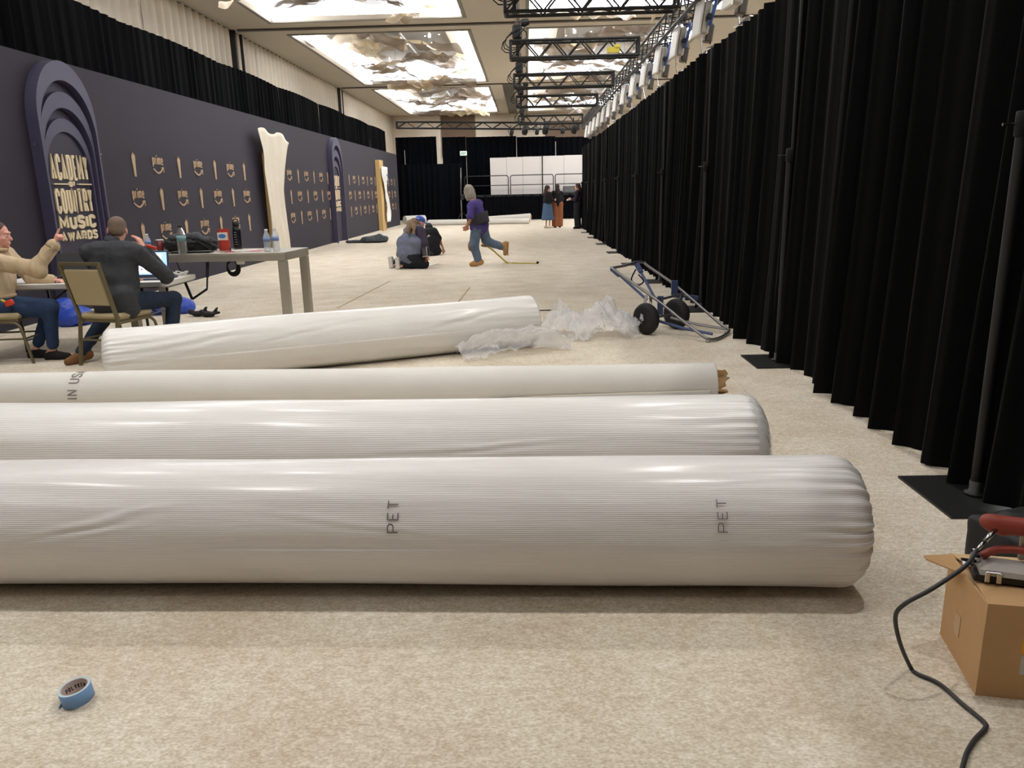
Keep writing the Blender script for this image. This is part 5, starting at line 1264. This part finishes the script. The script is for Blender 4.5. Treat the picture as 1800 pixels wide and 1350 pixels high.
# ---------------------------------------------------------------- man in the dark jacket, seen from behind
J = dict(head=V3(-3.865, 7.31, 1.225), face=(-.36, .9, -.22), up=V3(.02, .2, 1), shL=V3(-4.12, 7.22, 1.03), shR=V3(-3.66, 7.20, 1.03), hipL=V3(-4.02, 7.22, .56), hipR=V3(-3.80, 7.20, .56),
         elL=V3(-4.20, 7.50, .80), wrL=V3(-4.02, 7.68, .74), elR=V3(-3.56, 7.52, .765), wrR=V3(-3.72, 7.48, 1.045),
         knL=V3(-4.12, 7.55, .52), anL=V3(-4.28, 7.12, .10), toeL=V3(-4.36, 7.02, .03), knR=V3(-3.56, 7.62, .53), anR=V3(-3.58, 7.50, .10), toeR=V3(-3.55, 7.66, .03))
hd = [((J['wrR'], (-.35, -.1, .85), (-.6, .0, -.2), (-.2, -.9, .1)), dict(curls=(.25, .3, .35, .4))), ((J['wrL'], (.6, .7, -.15), (0, 0, -1), (.7, -.6, 0)), dict(curls=(.2, .25, .3, .35)))]
t, P, R = person('seated man in a dark grey jacket, seen from behind, hand raised to his chin', J, None, (-3.9, 7.25, 0), .0085, hands=hd)
jk = clothmat('charcoal_jacket', (64, 66, 70)); jn = clothmat('dark_jeans', (40, 50, 68)); jl = mat('jean_sole', lin(150, 108, 70), .7, var=.1)
pr = torso_prims(J, .028, .115)+limb(J['shL'], J['elL'], J['wrL'], ARM, .024)+limb(J['shR'], J['elR'], mid(J['elR'], J['wrR'], .9), ARM, .024)
pr += [cap(mid(J['shL'], J['shR'], .25)+V3(0, -.02, .03), mid(J['shL'], J['shR'], .75)+V3(0, -.02, .03), .07), cap(V3(-4.0, 7.14, .62), V3(-3.8, 7.12, .62), .12), cap(V3(-3.97, 7.16, .50), V3(-3.8, 7.15, .52), .12)]
blob('jacket', pr, jk, t, .011, .035, .010, 7, aniso=(1, 1, 1.6))
nb = mid(J['shL'], J['shR'])+V3(0, .02, .055); mb = MB(); hc = []
for i in range(3):
    row = []
    for k in range(25): a_ = 2*PI*k/24; rr = .075-.006*i; row.append((nb.x+rr*1.05*math.cos(a_), nb.y+rr*math.sin(a_)+.012*i, nb.z+.035*i-.03*math.sin(a_)))
    hc.append(row)
mb.grid(hc); o = mb.build('collar', jk, t, True); o.modifiers.new('t', 'SOLIDIFY').thickness = .008
blob('jeans', limb(J['hipL'], J['knL'], J['anL'], LEG, .014)+limb(J['hipR'], J['knR'], J['anR'], LEG, .014)+[cap(J['hipL'], J['hipR'], .12)], jn, t, .012, .03, .008, 8)
for q in 'LR':
    sh = blob('shoe', foot_prims(J['an'+q], J['toe'+q], .012), clothmat('brown_shoe', (120, 84, 54)), t, .009, .02)
d_ = V3(-.25, -.45, 0)
hair = []
for p_, r_ in (((0, -.022, .045), (.080, .096, .083)), ((0, -.055, -.005), (.072, .058, .065))): hair.append(ell(P(*p_), r_, R))
blob('hair', hair, mat('cropped_brown_hair', lin(112, 94, 80), .8, var=.25, vscale=60, bump=.2, bscale=200), t, .007, .015, cut=[(P(0, .02, .03), list((P(0, 1, .25)-P(0, 0, 0)).normalized())), (P(0, -.03, -.055), list((P(0, .0, -1)-P(0, 0, 0)).normalized()))])
c = J['wrR']+V3(.05, .0, .03); mb = MB(); mb.box(c+V3(.035, -.02, -.02), (.10, .012, .03), Euler((.1, .35, .2)).to_matrix(), bev=.005); tag(mb.build('marker_pen', mat('red_orange_plastic', lin(226, 72, 48), .4, var=.05)), 'red-orange pen held in the raised hand of the man in the dark jacket', 'pen')

# ---------------------------------------------------------------- woman pointing, at the left edge
J = dict(head=V3(-5.27, 7.50, 1.20), face=(.97, .18, -.12), up=V3(.02, 0, 1), shL=V3(-5.32, 7.66, .99), shR=V3(-5.30, 7.28, .98), hipL=V3(-5.32, 7.44, .53), hipR=V3(-5.32, 7.24, .53),
         elL=V3(-5.18, 7.74, .76), wrL=V3(-4.96, 7.70, .74), elR=V3(-4.80, 7.26, .885), wrR=V3(-4.64, 7.34, 1.11),
         knL=V3(-4.85, 7.46, .50), anL=V3(-5.03, 7.40, .09), toeL=V3(-4.88, 7.40, .03), knR=V3(-4.74, 7.26, .50), anR=V3(-4.80, 7.30, .09), toeR=V3(-4.66, 7.30, .03))
for k_ in J:
    if isinstance(J[k_], Vector) and k_ != 'up': J[k_].x += .13
hd = [((J['wrR'], (.42, .2, .85), (.5, .65, -.4), (-.5, -.1, .5)), dict(curls=(.02, 1.05, 1.15, 1.2), thumb=.7, fr=.0096)), ((J['wrL'], (.9, .2, -.1), (0, 0, -1), (.1, .9, 0)), dict(curls=(.2, .25, .3, .35)))]
t, P, R = person('seated woman in a tan sweater and jeans pointing, at the left edge', J, None, (-5.2, 7.4, 0), .0075, hands=hd)
tn_ = clothmat('tan_sweater', (198, 176, 144), .12, .95, 14)
pr = torso_prims(J, .025, .11)+limb(J['shL'], J['elL'], J['wrL'], ARM, .026)+limb(J['shR'], J['elR'], mid(J['elR'], J['wrR'], .95), ARM, .028)+[cap(mid(J['shL'], J['shR'])+V3(0, 0, .03), mid(J['shL'], J['shR'])+V3(.01, 0, .06), .075, .07), cap(J['elR'], J['elR']+V3(.02, 0, -.02), .072)]
blob('sweater', pr, tn_, t, .010, .03, .012, 9, cut=[((0, 0, .60), (0, 0, -1))], aniso=(1, 1, .7))
cf = clothmat('tan_rib', (182, 158, 126), .1)
w0_, w1_ = mid(J['elR'], J['wrR'], .86), mid(J['elR'], J['wrR'], 1.02); mb = MB(); mb.tube([w0_, mid(w0_, w1_), w1_], [.062, .054, .05], 16); mb.build('cuff', cf, t, True)
nb = mid(J['shL'], J['shR'])+V3(.015, 0, .075); mb = MB(); mb.tube([nb+V3(.082*math.cos(a_), .085*math.sin(a_), .02-.02*math.cos(a_)) for a_ in np.linspace(0, 2*PI, 25)[:-1]], .02, 8, closed=True); mb.build('collar', cf, t, True)
hb_ = mid(J['hipL'], J['hipR'])+V3(0, 0, .09); mb = MB(); mb.tube([hb_+V3(.155*math.cos(a_), .215*math.sin(a_), 0) for a_ in np.linspace(0, 2*PI, 33)[:-1]], .022, 8, closed=True); mb.build('hem', cf, t, True)
blob('undershirt', [cap(mid(J['hipL'], J['hipR'], .2)+V3(0, 0, .06), mid(J['hipL'], J['hipR'], .8)+V3(0, 0, .06), .128)], clothmat('pale_undershirt', (196, 196, 184)), t, .012, .02, .006, 9, cut=[((0, 0, .555), (0, 0, -1))])
blob('jeans', limb(J['hipL'], J['knL'], mid(J['knL'], J['anL'], .85), LEG, .012)+limb(J['hipR'], J['knR'], mid(J['knR'], J['anR'], .85), LEG, .014)+[cap(J['hipL'], J['hipR'], .115)], clothmat('blue_jeans_w', (42, 60, 90)), t, .012, .03, .007, 8)
for q in 'LR': blob('shoe', foot_prims(J['an'+q]+V3(0, 0, -.03), J['toe'+q], .006), M['blackmat'], t, .009, .02, cut=[((0, 0, .085), (0, 0, 1))])
blob('hair', [ell(P(0, -.025, .04), (.088, .104, .096), R), ell(P(0, -.07, -.04), (.07, .06, .09), R), ell(P(0, -.12, .0), (.045, .05, .05), R)], mat('dark_brown_hair', lin(74, 54, 44), .6, var=.3, vscale=40, bump=.3, bscale=120), t, .008, .02, .004, 30, cut=[(P(0, .035, .03), list((P(0, 1, -.35)-P(0, 0, 0)).normalized()))])
c = V3(-4.90, 7.13, .585); t2 = thing('badge_pouch', 'small red and yellow pouch clipped at the waist of the pointing woman', 'pouch', c)
blob('pouch_body', [rbx(c, (.028, .008, .016), Euler((0, .3, 0)).to_matrix(), .012)], mat('pouch_red_y', lin(206, 62, 40), .5, var=.5, vscale=22), t2, .006, .01)
mb = MB(); mb.box(c+V3(-.05, -.005, .02), (.05, .02, .02), Euler((0, .5, 0)).to_matrix(), bev=.004); mb.build('clip', M['yellow'], t2)
# black coat over her chair back
c = V3(-5.36, 7.24, 0); t2 = thing('black_coat', 'black coat hanging over the back of the chair at the left edge', 'coat', c)
blob('coat_body', [cap(c+V3(-.05, -.12, .86), c+V3(-.05, .12, .86), .06), cap(c+V3(-.03, -.18, .8), c+V3(.08, -.22, .25), .07, .10), cap(c+V3(.05, -.22, .45), c+V3(.16, -.2, .22), .08, .05), cap(c+V3(-.08, 0, .8), c+V3(-.06, 0, .3), .08, .1), cap(c+V3(-.12, -.15, .7), c+V3(-.1, -.2, .05), .07, .09)], mat('black_coat_cloth', lin(20, 20, 22), .9, var=.3, vscale=8), t2, .014, .05, .025, 7, cut=[((0, 0, .01), (0, 0, -1))])

# ---------------------------------------------------------------- walking man with grey hair
Yw = 16.1
A = lambda px, py, dy=0: at(px, py, Yw+dy)
J = dict(head=A(823, 337, .1), face=(-.75, .62, -.25), up=V3(-.15, .1, 1), shL=A(829, 363, -.24), shR=A(841, 358, .2), hipL=A(838, 399, -.1), hipR=A(847, 398, .1),
         elL=A(827, 384, -.36), wrL=A(822, 397, -.22), elR=A(828, 385, .3), wrR=A(820, 397, .12), knL=A(833, 432, -.12), anL=A(841, 458, -.08), toeL=A(829, 464.5, -.05), knR=A(855, 424, .12), anR=A(881, 433, .1), toeR=A(890, 446, .1))
hd = [((J['wrL'], (-.3, .5, -.8), (0, .9, .3), (-.8, 0, .2)), dict(curls=(.7, .75, .8, .85))), ((J['wrR'], (-.3, -.3, -.8), (0, -.9, .3), (-.8, 0, .2)), dict(curls=(.6, .65, .7, .75)))]
t, P, R = person('walking man in a purple shirt with long grey hair and a back brace', J, None, fl(836, 467), .0105, skin='skin2', hands=hd)
pur = clothmat('purple_shirt', (76, 64, 126), .12)
blob('shirt', torso_prims(J, .04, .125)+[cap(J['shL'], mid(J['shL'], J['elL'], .8), .085, .075), cap(J['shR'], mid(J['shR'], J['elR'], .85), .085, .085), cap(J['hipL']+V3(0, 0, .02), J['hipR']+V3(0, 0, .02), .15)], pur, t, .013, .022, .016, 6, aniso=(1, 1, .7))
mt = mid(mid(J['shL'], J['shR']), mid(J['hipL'], J['hipR']), .60); axd = (mid(J['shL'], J['shR'])-mid(J['hipL'], J['hipR'])).normalized()
P_ = []
x_, d_, u_ = basis(axd, Vector((0, 1, 0)))
for i in range(5):
    row = []
    for k in range(33): a_ = 2*PI*k/32; row.append(mt+axd*(-.11+.055*i)+x_*(.215*math.cos(a_))+u_*(.255*math.sin(a_)))
    P_.append(row)
mb = MB(); mb.grid(P_); o = mb.build('back_brace', mat('brace_black', lin(52, 50, 58), .8, var=.15), t, True); o.modifiers.new('t', 'SOLIDIFY').thickness = .012
jw = clothmat('washed_jeans', (92, 108, 126), .15)
blob('jeans', limb(J['hipL'], J['knL'], J['anL'], (.10, .072, .055), .02)+limb(J['hipR'], J['knR'], J['anR'], (.10, .072, .055), .02)+[cap(J['hipL'], J['hipR'], .135)], jw, t, .014, .04, .010, 8)
bt = clothmat('tan_boots', (176, 134, 84), .12)
blob('boot', foot_prims(J['anL'], J['toeL'], .022)+[cap(J['anL'], mid(J['anL'], J['knL'], .18), .06)], bt, t, .011, .03)
blob('boot', [cap(A(889, 428, .1), A(889, 437, .1), .05, .05), cap(A(889, 437, .1), A(888, 446, .1), .05, .042), cap(mid(J['anR'], J['knR'], .15), A(887, 431, .1), .062, .055)], bt, t, .011, .03)
mb = MB(); mb.bar(A(893.5, 425, .1), A(892.5, 449, .1), .10, .02, Vector((1, 0, 0))); mb.build('boot_sole', mat('boot_sole', lin(150, 120, 84), .8, var=.1), t)
for q, off in (('L', V3(-.075, .02, -.01)), ('R', V3(-.0, 0, -.085))):
    kc = J['kn'+q]+off; blob('knee_pad', [ell(kc, (.05, .085, .10) if q == 'L' else (.12, .08, .04))], mat('knee_pad_leather', lin(140, 96, 66), .7, var=.2), t, .011, .02)
blob('hair', [ell(P(0, -.03, .035), (.095, .105, .10), R), ell(P(0, -.085, -.06), (.085, .055, .13), R), ell(P(0, -.09, -.14), (.06, .045, .10), R), ell(P(.06, .0, -.09), (.03, .06, .10), R), ell(P(-.06, .0, -.09), (.03, .06, .10), R)], mat('long_grey_hair', lin(150, 142, 130), .75, var=.3, vscale=30, bump=.3, bscale=80, stretch=(3, 3, 1)), t, .011, .03, .012, 22, cut=[(P(0, .045, .03), list((P(0, 1, .3)-P(0, 0, 0)).normalized()))])

# ---------------------------------------------------------------- kneeling man in a blue cap
Yw = 15.9
J = dict(head=A(738, 392, .12), face=(.72, .6, -.35), up=V3(.25, .1, 1), shL=A(717, 406, .28), shR=A(738, 405, -.12), hipL=A(711, 447, .15), hipR=A(727, 448, -.12),
         elL=A(722, 428, .4), wrL=A(742, 446, .35), elR=A(745, 428, -.18), wrR=A(747, 449, -.05), knL=A(732, 463, .25), anL=A(696, 464, .2), toeL=A(692, 460, -.02), knR=A(744, 464, -.05), anR=A(708, 465, -.05), toeR=A(703, 462, -.25))
for q in 'LR': J['kn'+q].z = .09; J['an'+q].z = .10; J['toe'+q].z = .06
hd = [((J['wrR'], (.3, .2, -.85), (.6, .6, 0), (.6, -.6, 0)), dict(curls=(.6, .65, .7, .75))), ((J['wrL'], (.5, 0, -.8), (-.6, .5, 0), (.6, .6, 0)), dict(curls=(.5, .55, .6, .65)))]
t, P, R = person('kneeling worker in a blue cap and slate shirt with long hair', J, None, fl(718, 470), .0105, hands=hd)
sl = clothmat('slate_shirt', (112, 118, 138), .1); dkp = clothmat('dark_work_pants', (38, 42, 50)); dsl = clothmat('dark_sleeve', (66, 60, 78))
blob('shirt', torso_prims(J, .045, .15)+[cap(J['hipL']+V3(0, 0, .06), J['hipR']+V3(0, 0, .06), .16), cap(mid(J['shL'], J['hipL'], .5)+V3(-.05, -.05, 0), mid(J['shR'], J['hipR'], .5)+V3(0, -.05, 0), .14)], sl, t, .014, .05, .014, 6, aniso=(1.4, 1.4, .8))
blob('sleeve', limb(J['shR'], J['elR'], mid(J['elR'], J['wrR'], .8), (.075, .07, .055), .02), dsl, t, .013, .03, .008, 8)
blob('sleeve', limb(J['shL'], J['elL'], mid(J['elL'], J['wrL'], .8), (.075, .07, .055), .02), dsl, t, .013, .03, .008, 8)
blob('pants', limb(J['hipL'], J['knL'], J['anL'], (.12, .085, .06), .02)+limb(J['hipR'], J['knR'], J['anR'], (.12, .085, .06), .02)+[cap(J['hipL'], J['hipR'], .16)], dkp, t, .014, .04, .010, 8, cut=[((0, 0, .004), (0, 0, -1))])
for q in 'LR':
    d_ = V3(-.25, -.9, 0).normalized(); c = J['an'+q]+V3(-.09, -.06, .02)
    Rf = Matrix((V3(1, 0, 0), V3(0, 1, 0), V3(0, 0, 1)))
    blob('shoe', [rbx(c+V3(0, .02, .0), (.034, .04, .11), Euler((.12, .1, .2)).to_matrix(), .012), cap(c+V3(0, .06, .05), J['an'+q], .05, .05)], mat('white_trainer', lin(206, 204, 198), .6, var=.12, vscale=30), t, .011, .02, cut=[((0, 0, .004), (0, 0, -1))])
cp_ = mat('blue_cap', lin(52, 84, 176), .7, var=.1)
blob('cap', [ell(P(0, -.015, .06), (.096, .112, .085), R)], cp_, t, .009, .02, cut=[(P(0, 0, .035), list((P(0, 0, -1)-P(0, 0, 0)).normalized()))])
blob('cap_brim', [ell(P(0, .12, .04), (.075, .075, .012), R)], cp_, t, .008, .01)
mb = MB(); mb.tube([P(.09*math.sin(a_), -.02+.108*math.cos(a_)*-1, .05+.02*math.cos(a_)) for a_ in np.linspace(-.9, .9, 9)], .006, 6); mb.build('cap_stripe', M['white'], t, True)
hb = mat('brown_ponytail', lin(128, 104, 80), .75, var=.35, vscale=30, bump=.3, bscale=80)
blob('hair', [ell(P(0, -.06, -.02), (.08, .065, .08), R), cap(P(0, -.1, -.04), A(722, 397, -.1), .06, .07), cap(A(722, 397, -.1), A(716, 408, -.2), .065, .035), cap(A(728, 398, -.16), A(727, 410, -.26), .05, .02), cap(A(720, 392, -.05), A(727, 388, 0), .05, .05)], hb, t, .011, .03, .014, 20)
# tools beside him
c = A(748, 443, -.2); t = thing('carpet_trimmer', 'shiny metal carpet tool in the hand of the kneeling capped worker', 'tool', fl(748, 452))
blob('tool_head', [rbx(c, (.05, .04, .09), Euler((.2, .1, .3)).to_matrix(), .015), cap(c+V3(0, 0, .1), c+V3(-.02, 0, .16), .02, .03)], M['chrome'], t, .009, .02)
mb = MB(); mb.tube([c+V3(0, 0, -.1), c+V3(.0, .02, -.2)], .018, 8); mb.build('grip', M['redp'], t, True)
c = fl(745, 467); t = thing('carpet_scrap', 'curled white carpet scrap on the floor beside the kneeling capped worker', 'scrap', c)
mb = MB(); mb.grid([[(c.x+.05+.26*u, c.y+.1+.2*(v-.5)+.05*u, .004+.06*u**4+.12*max(0, u-.75)*v) for u in np.linspace(0, 1, 12)] for v in np.linspace(0, 1, 5)]); o = mb.build('scrap_strip', M['white'], t, True); o.modifiers.new('t', 'SOLIDIFY').thickness = .006
c = fl(737, 468); t = thing('green_rag', 'yellow-green rag at the knee of the kneeling capped worker', 'rag', c)
blob('cloth', [ell(c+V3(0, -.06, .03), (.12, .05, .035)), ell(c+V3(.03, -.06, .07), (.05, .035, .05))], mat('lime_cloth', lin(150, 170, 70), .8, var=.25, vscale=25), t, .011, .02, .012, 16, cut=[((0, 0, .003), (0, 0, -1))])

# ---------------------------------------------------------------- second kneeling worker, in black
Yw = 19.2
J = dict(head=A(754, 402, .28), face=(.35, .75, -.6), up=V3(.1, .5, .8), shL=A(746, 410, .1), shR=A(763, 408, -.02), hipL=A(750, 440, .1), hipR=A(762, 440, 0),
         elL=A(750, 424, .45), wrL=A(762, 440, .5), elR=A(773, 422, .1), wrR=A(779, 437, .1), knL=A(760, 449, .35), anL=A(746, 449, 0), toeL=A(744, 448, -.1), knR=A(768, 449, .2), anR=A(759, 449, -.1), toeR=A(757, 448, -.25))
for q in 'LR': J['kn'+q].z = .09; J['an'+q].z = .08; J['toe'+q].z = .04
hd = [((J['wrR'], (.15, .1, -.9), (-.5, .6, 0), (-.5, -.5, 0)), dict(curls=(.3, .7, .8, .85))), ((J['wrL'], (.3, .1, -.9), (.5, .5, 0), (.5, -.5, 0)), dict(curls=(.4, .5, .6, .6)))]
t, P, R = person('kneeling worker in a black T-shirt leaning over to mark the carpet', J, None, fl(756, 450), .012, skin='skin2', hands=hd)
bks = clothmat('black_tshirt', (30, 30, 34))
blob('shirt', torso_prims(J, .05, .15)+[cap(J['shR'], mid(J['shR'], J['elR'], .75), .085, .08), cap(J['shL'], mid(J['shL'], J['elL'], .75), .085, .08), cap(J['hipL'], J['hipR'], .16)], bks, t, .015, .05, .012, 6)
blob('pants', limb(J['hipL'], J['knL'], J['anL'], (.12, .09, .06), .02)+limb(J['hipR'], J['knR'], J['anR'], (.12, .09, .06), .02)+[cap(J['hipL'], J['hipR'], .15)], bks, t, .015, .04, .01, 8, cut=[((0, 0, .004), (0, 0, -1))])
for q in 'LR': blob('shoe', foot_prims(J['an'+q], J['toe'+q], .02), M['blackmat'], t, .013, .02, cut=[((0, 0, .004), (0, 0, -1))])
blob('hair', [ell(P(0, -.02, .04), (.09, .105, .095), R)], mat('black_hair', lin(26, 22, 22), .7, var=.3, vscale=40), t, .012, .02, .006, 30, cut=[(P(0, .03, .03), list((P(0, 1, 0)-P(0, 0, 0)).normalized()))])
c = A(755, 420, -.2)
for (px, py, s_) in ((754, 417, .05), (754.5, 427, .035), (756, 421, .03)):
    pc = A(px, py, -.13); mb = MB(); mb.poly([(s_*math.cos(2*PI*k/10)*.8, s_*math.sin(2*PI*k/10)*1.2) for k in range(10)], lambda u, v, d: pc+V3(u, -d, v), .02); mb.build('shirt_print', mat('shirt_print', lin(196, 184, 160), .7, var=.2), t)

# ---------------------------------------------------------------- standing people at the far end
def stander(label, px, feet_y, H, face, top, bottom, skirt=None, shoes=(30, 26, 26), hairc=(44, 30, 26), armout=None, trousers=True, xoff=0):
    b = fl(px, feet_y); f = Vector(face).normalized(); r_ = f.cross(V3(0, 0, 1)); s = H/1.7
    p = lambda a, d, z: b+r_*a*s+f*d*s+V3(0, 0, z*s)
    J = dict(head=p(0, .02, 1.57), face=tuple(f-V3(0, 0, .15)), up=V3(0, 0, 1), shL=p(-.18, 0, 1.36), shR=p(.18, 0, 1.36), hipL=p(-.09, 0, .92), hipR=p(.09, 0, .92), elL=p(-.23, .06, 1.1), wrL=p(-.12, .26, 1.12), elR=p(.23, .06, 1.1), wrR=p(.10, .28, 1.12),
             knL=p(-.10, .02, .5), anL=p(-.10, -.02, .08), toeL=p(-.11, .13, .03), knR=p(.10, .04, .5), anR=p(.10, .02, .08), toeR=p(.12, .17, .03))
    hd = [((J['wrR'], f*.9-r_*.3, -r_, V3(0, 0, 1)), dict(curls=(.4, .5, .6, .6))), ((J['wrL'], f*.9+r_*.3, r_, V3(0, 0, 1)), dict(curls=(.4, .5, .6, .6)))]
    t, P, R = person(label, J, None, b, .0145, hands=hd, s=s)
    blob('top', torso_prims(J, .03, .115)+limb(J['shL'], J['elL'], mid(J['elL'], J['wrL'], .7), ARM, .022)+limb(J['shR'], J['elR'], mid(J['elR'], J['wrR'], .7), ARM, .022), clothmat('top_%d_%d_%d' % top, top), t, .017, .04, .008, 7)
    bm_ = clothmat('bottom_%d_%d_%d' % bottom, bottom)
    if skirt: blob('skirt', [cap(p(0, 0, .95), p(0, 0, .36), .17*s, .25*s), cap(p(-.05, 0, .9), p(-.10, 0, .36), .14*s, .18*s), cap(p(.05, 0, .9), p(.10, 0, .36), .14*s, .18*s)], bm_, t, .018, .05, .01, 7, cut=[(tuple(p(0, 0, .33)), (0, 0, -1)), (tuple(p(0, 0, 1.0)), (0, 0, 1))])
    else: blob('trousers', limb(J['hipL'], J['knL'], J['anL'], (.115, .10, .10), .03)+limb(J['hipR'], J['knR'], J['anR'], (.115, .10, .10), .03)+[cap(J['hipL'], J['hipR'], .14)], bm_, t, .018, .05, .008, 7, cut=[(tuple(p(0, 0, .05)), (0, 0, -1))])
    for q in 'LR': blob('shoe', foot_prims(J['an'+q], J['toe'+q], .014), clothmat('shoe_%d_%d_%d' % shoes, shoes), t, .016, .02, cut=[((0, 0, .085), (0, 0, 1)), ((0, 0, .002), (0, 0, -1))])
    blob('hair', [ell(P(0, -.03, .04), (.095, .11, .10), R), ell(P(0, -.09, -.12), (.10, .06, .17), R)], mat('hair_%d_%d_%d' % hairc, lin(*hairc), .7, var=.3, vscale=30), t, .014, .03, .01, 18, cut=[(P(0, .045, .03), list((P(0, 1, 0)-P(0, 0, 0)).normalized()))])
    return J
stander('woman in a black top and long blue skirt standing at the far end', 963, 401, 1.68, (.75, .45, 0), (28, 27, 30), (74, 96, 124), skirt=True, shoes=(220, 206, 192))
Jb = stander('woman in a black top and rust trousers standing at the far end', 980, 400, 1.72, (-.1, .8, 0), (26, 25, 28), (150, 92, 62))
c = Jb['wrR']+V3(-.02, .1, .02); t = thing('white_cup', 'white cup held by the woman in rust trousers', 'cup', c, world=False); mb = MB(); mb.lathe([(.04, -.08), (.05, .06), (.046, .06)], n=14); mb.build('cup_body', M['white'], t, True); mb = MB(); mb.lathe([(.052, .06), (.052, .075), (.03, .08)], n=14); mb.build('lid', M['white'], t, True)
Jc = stander('person in dark clothes with a phone, half hidden by the end of the drapes', 1016, 402, 1.72, (-.9, .2, 0), (42, 34, 46), (30, 30, 34))
c = Jc['wrR']+V3(-.1, 0, .0); mb = MB(); mb.box(c, (.17, .02, .05), Euler((0, -.5, 0)).to_matrix(), bev=.006); tag(mb.build('phone', M['white']), 'pale phone held low by the person at the end of the drapes', 'phone')
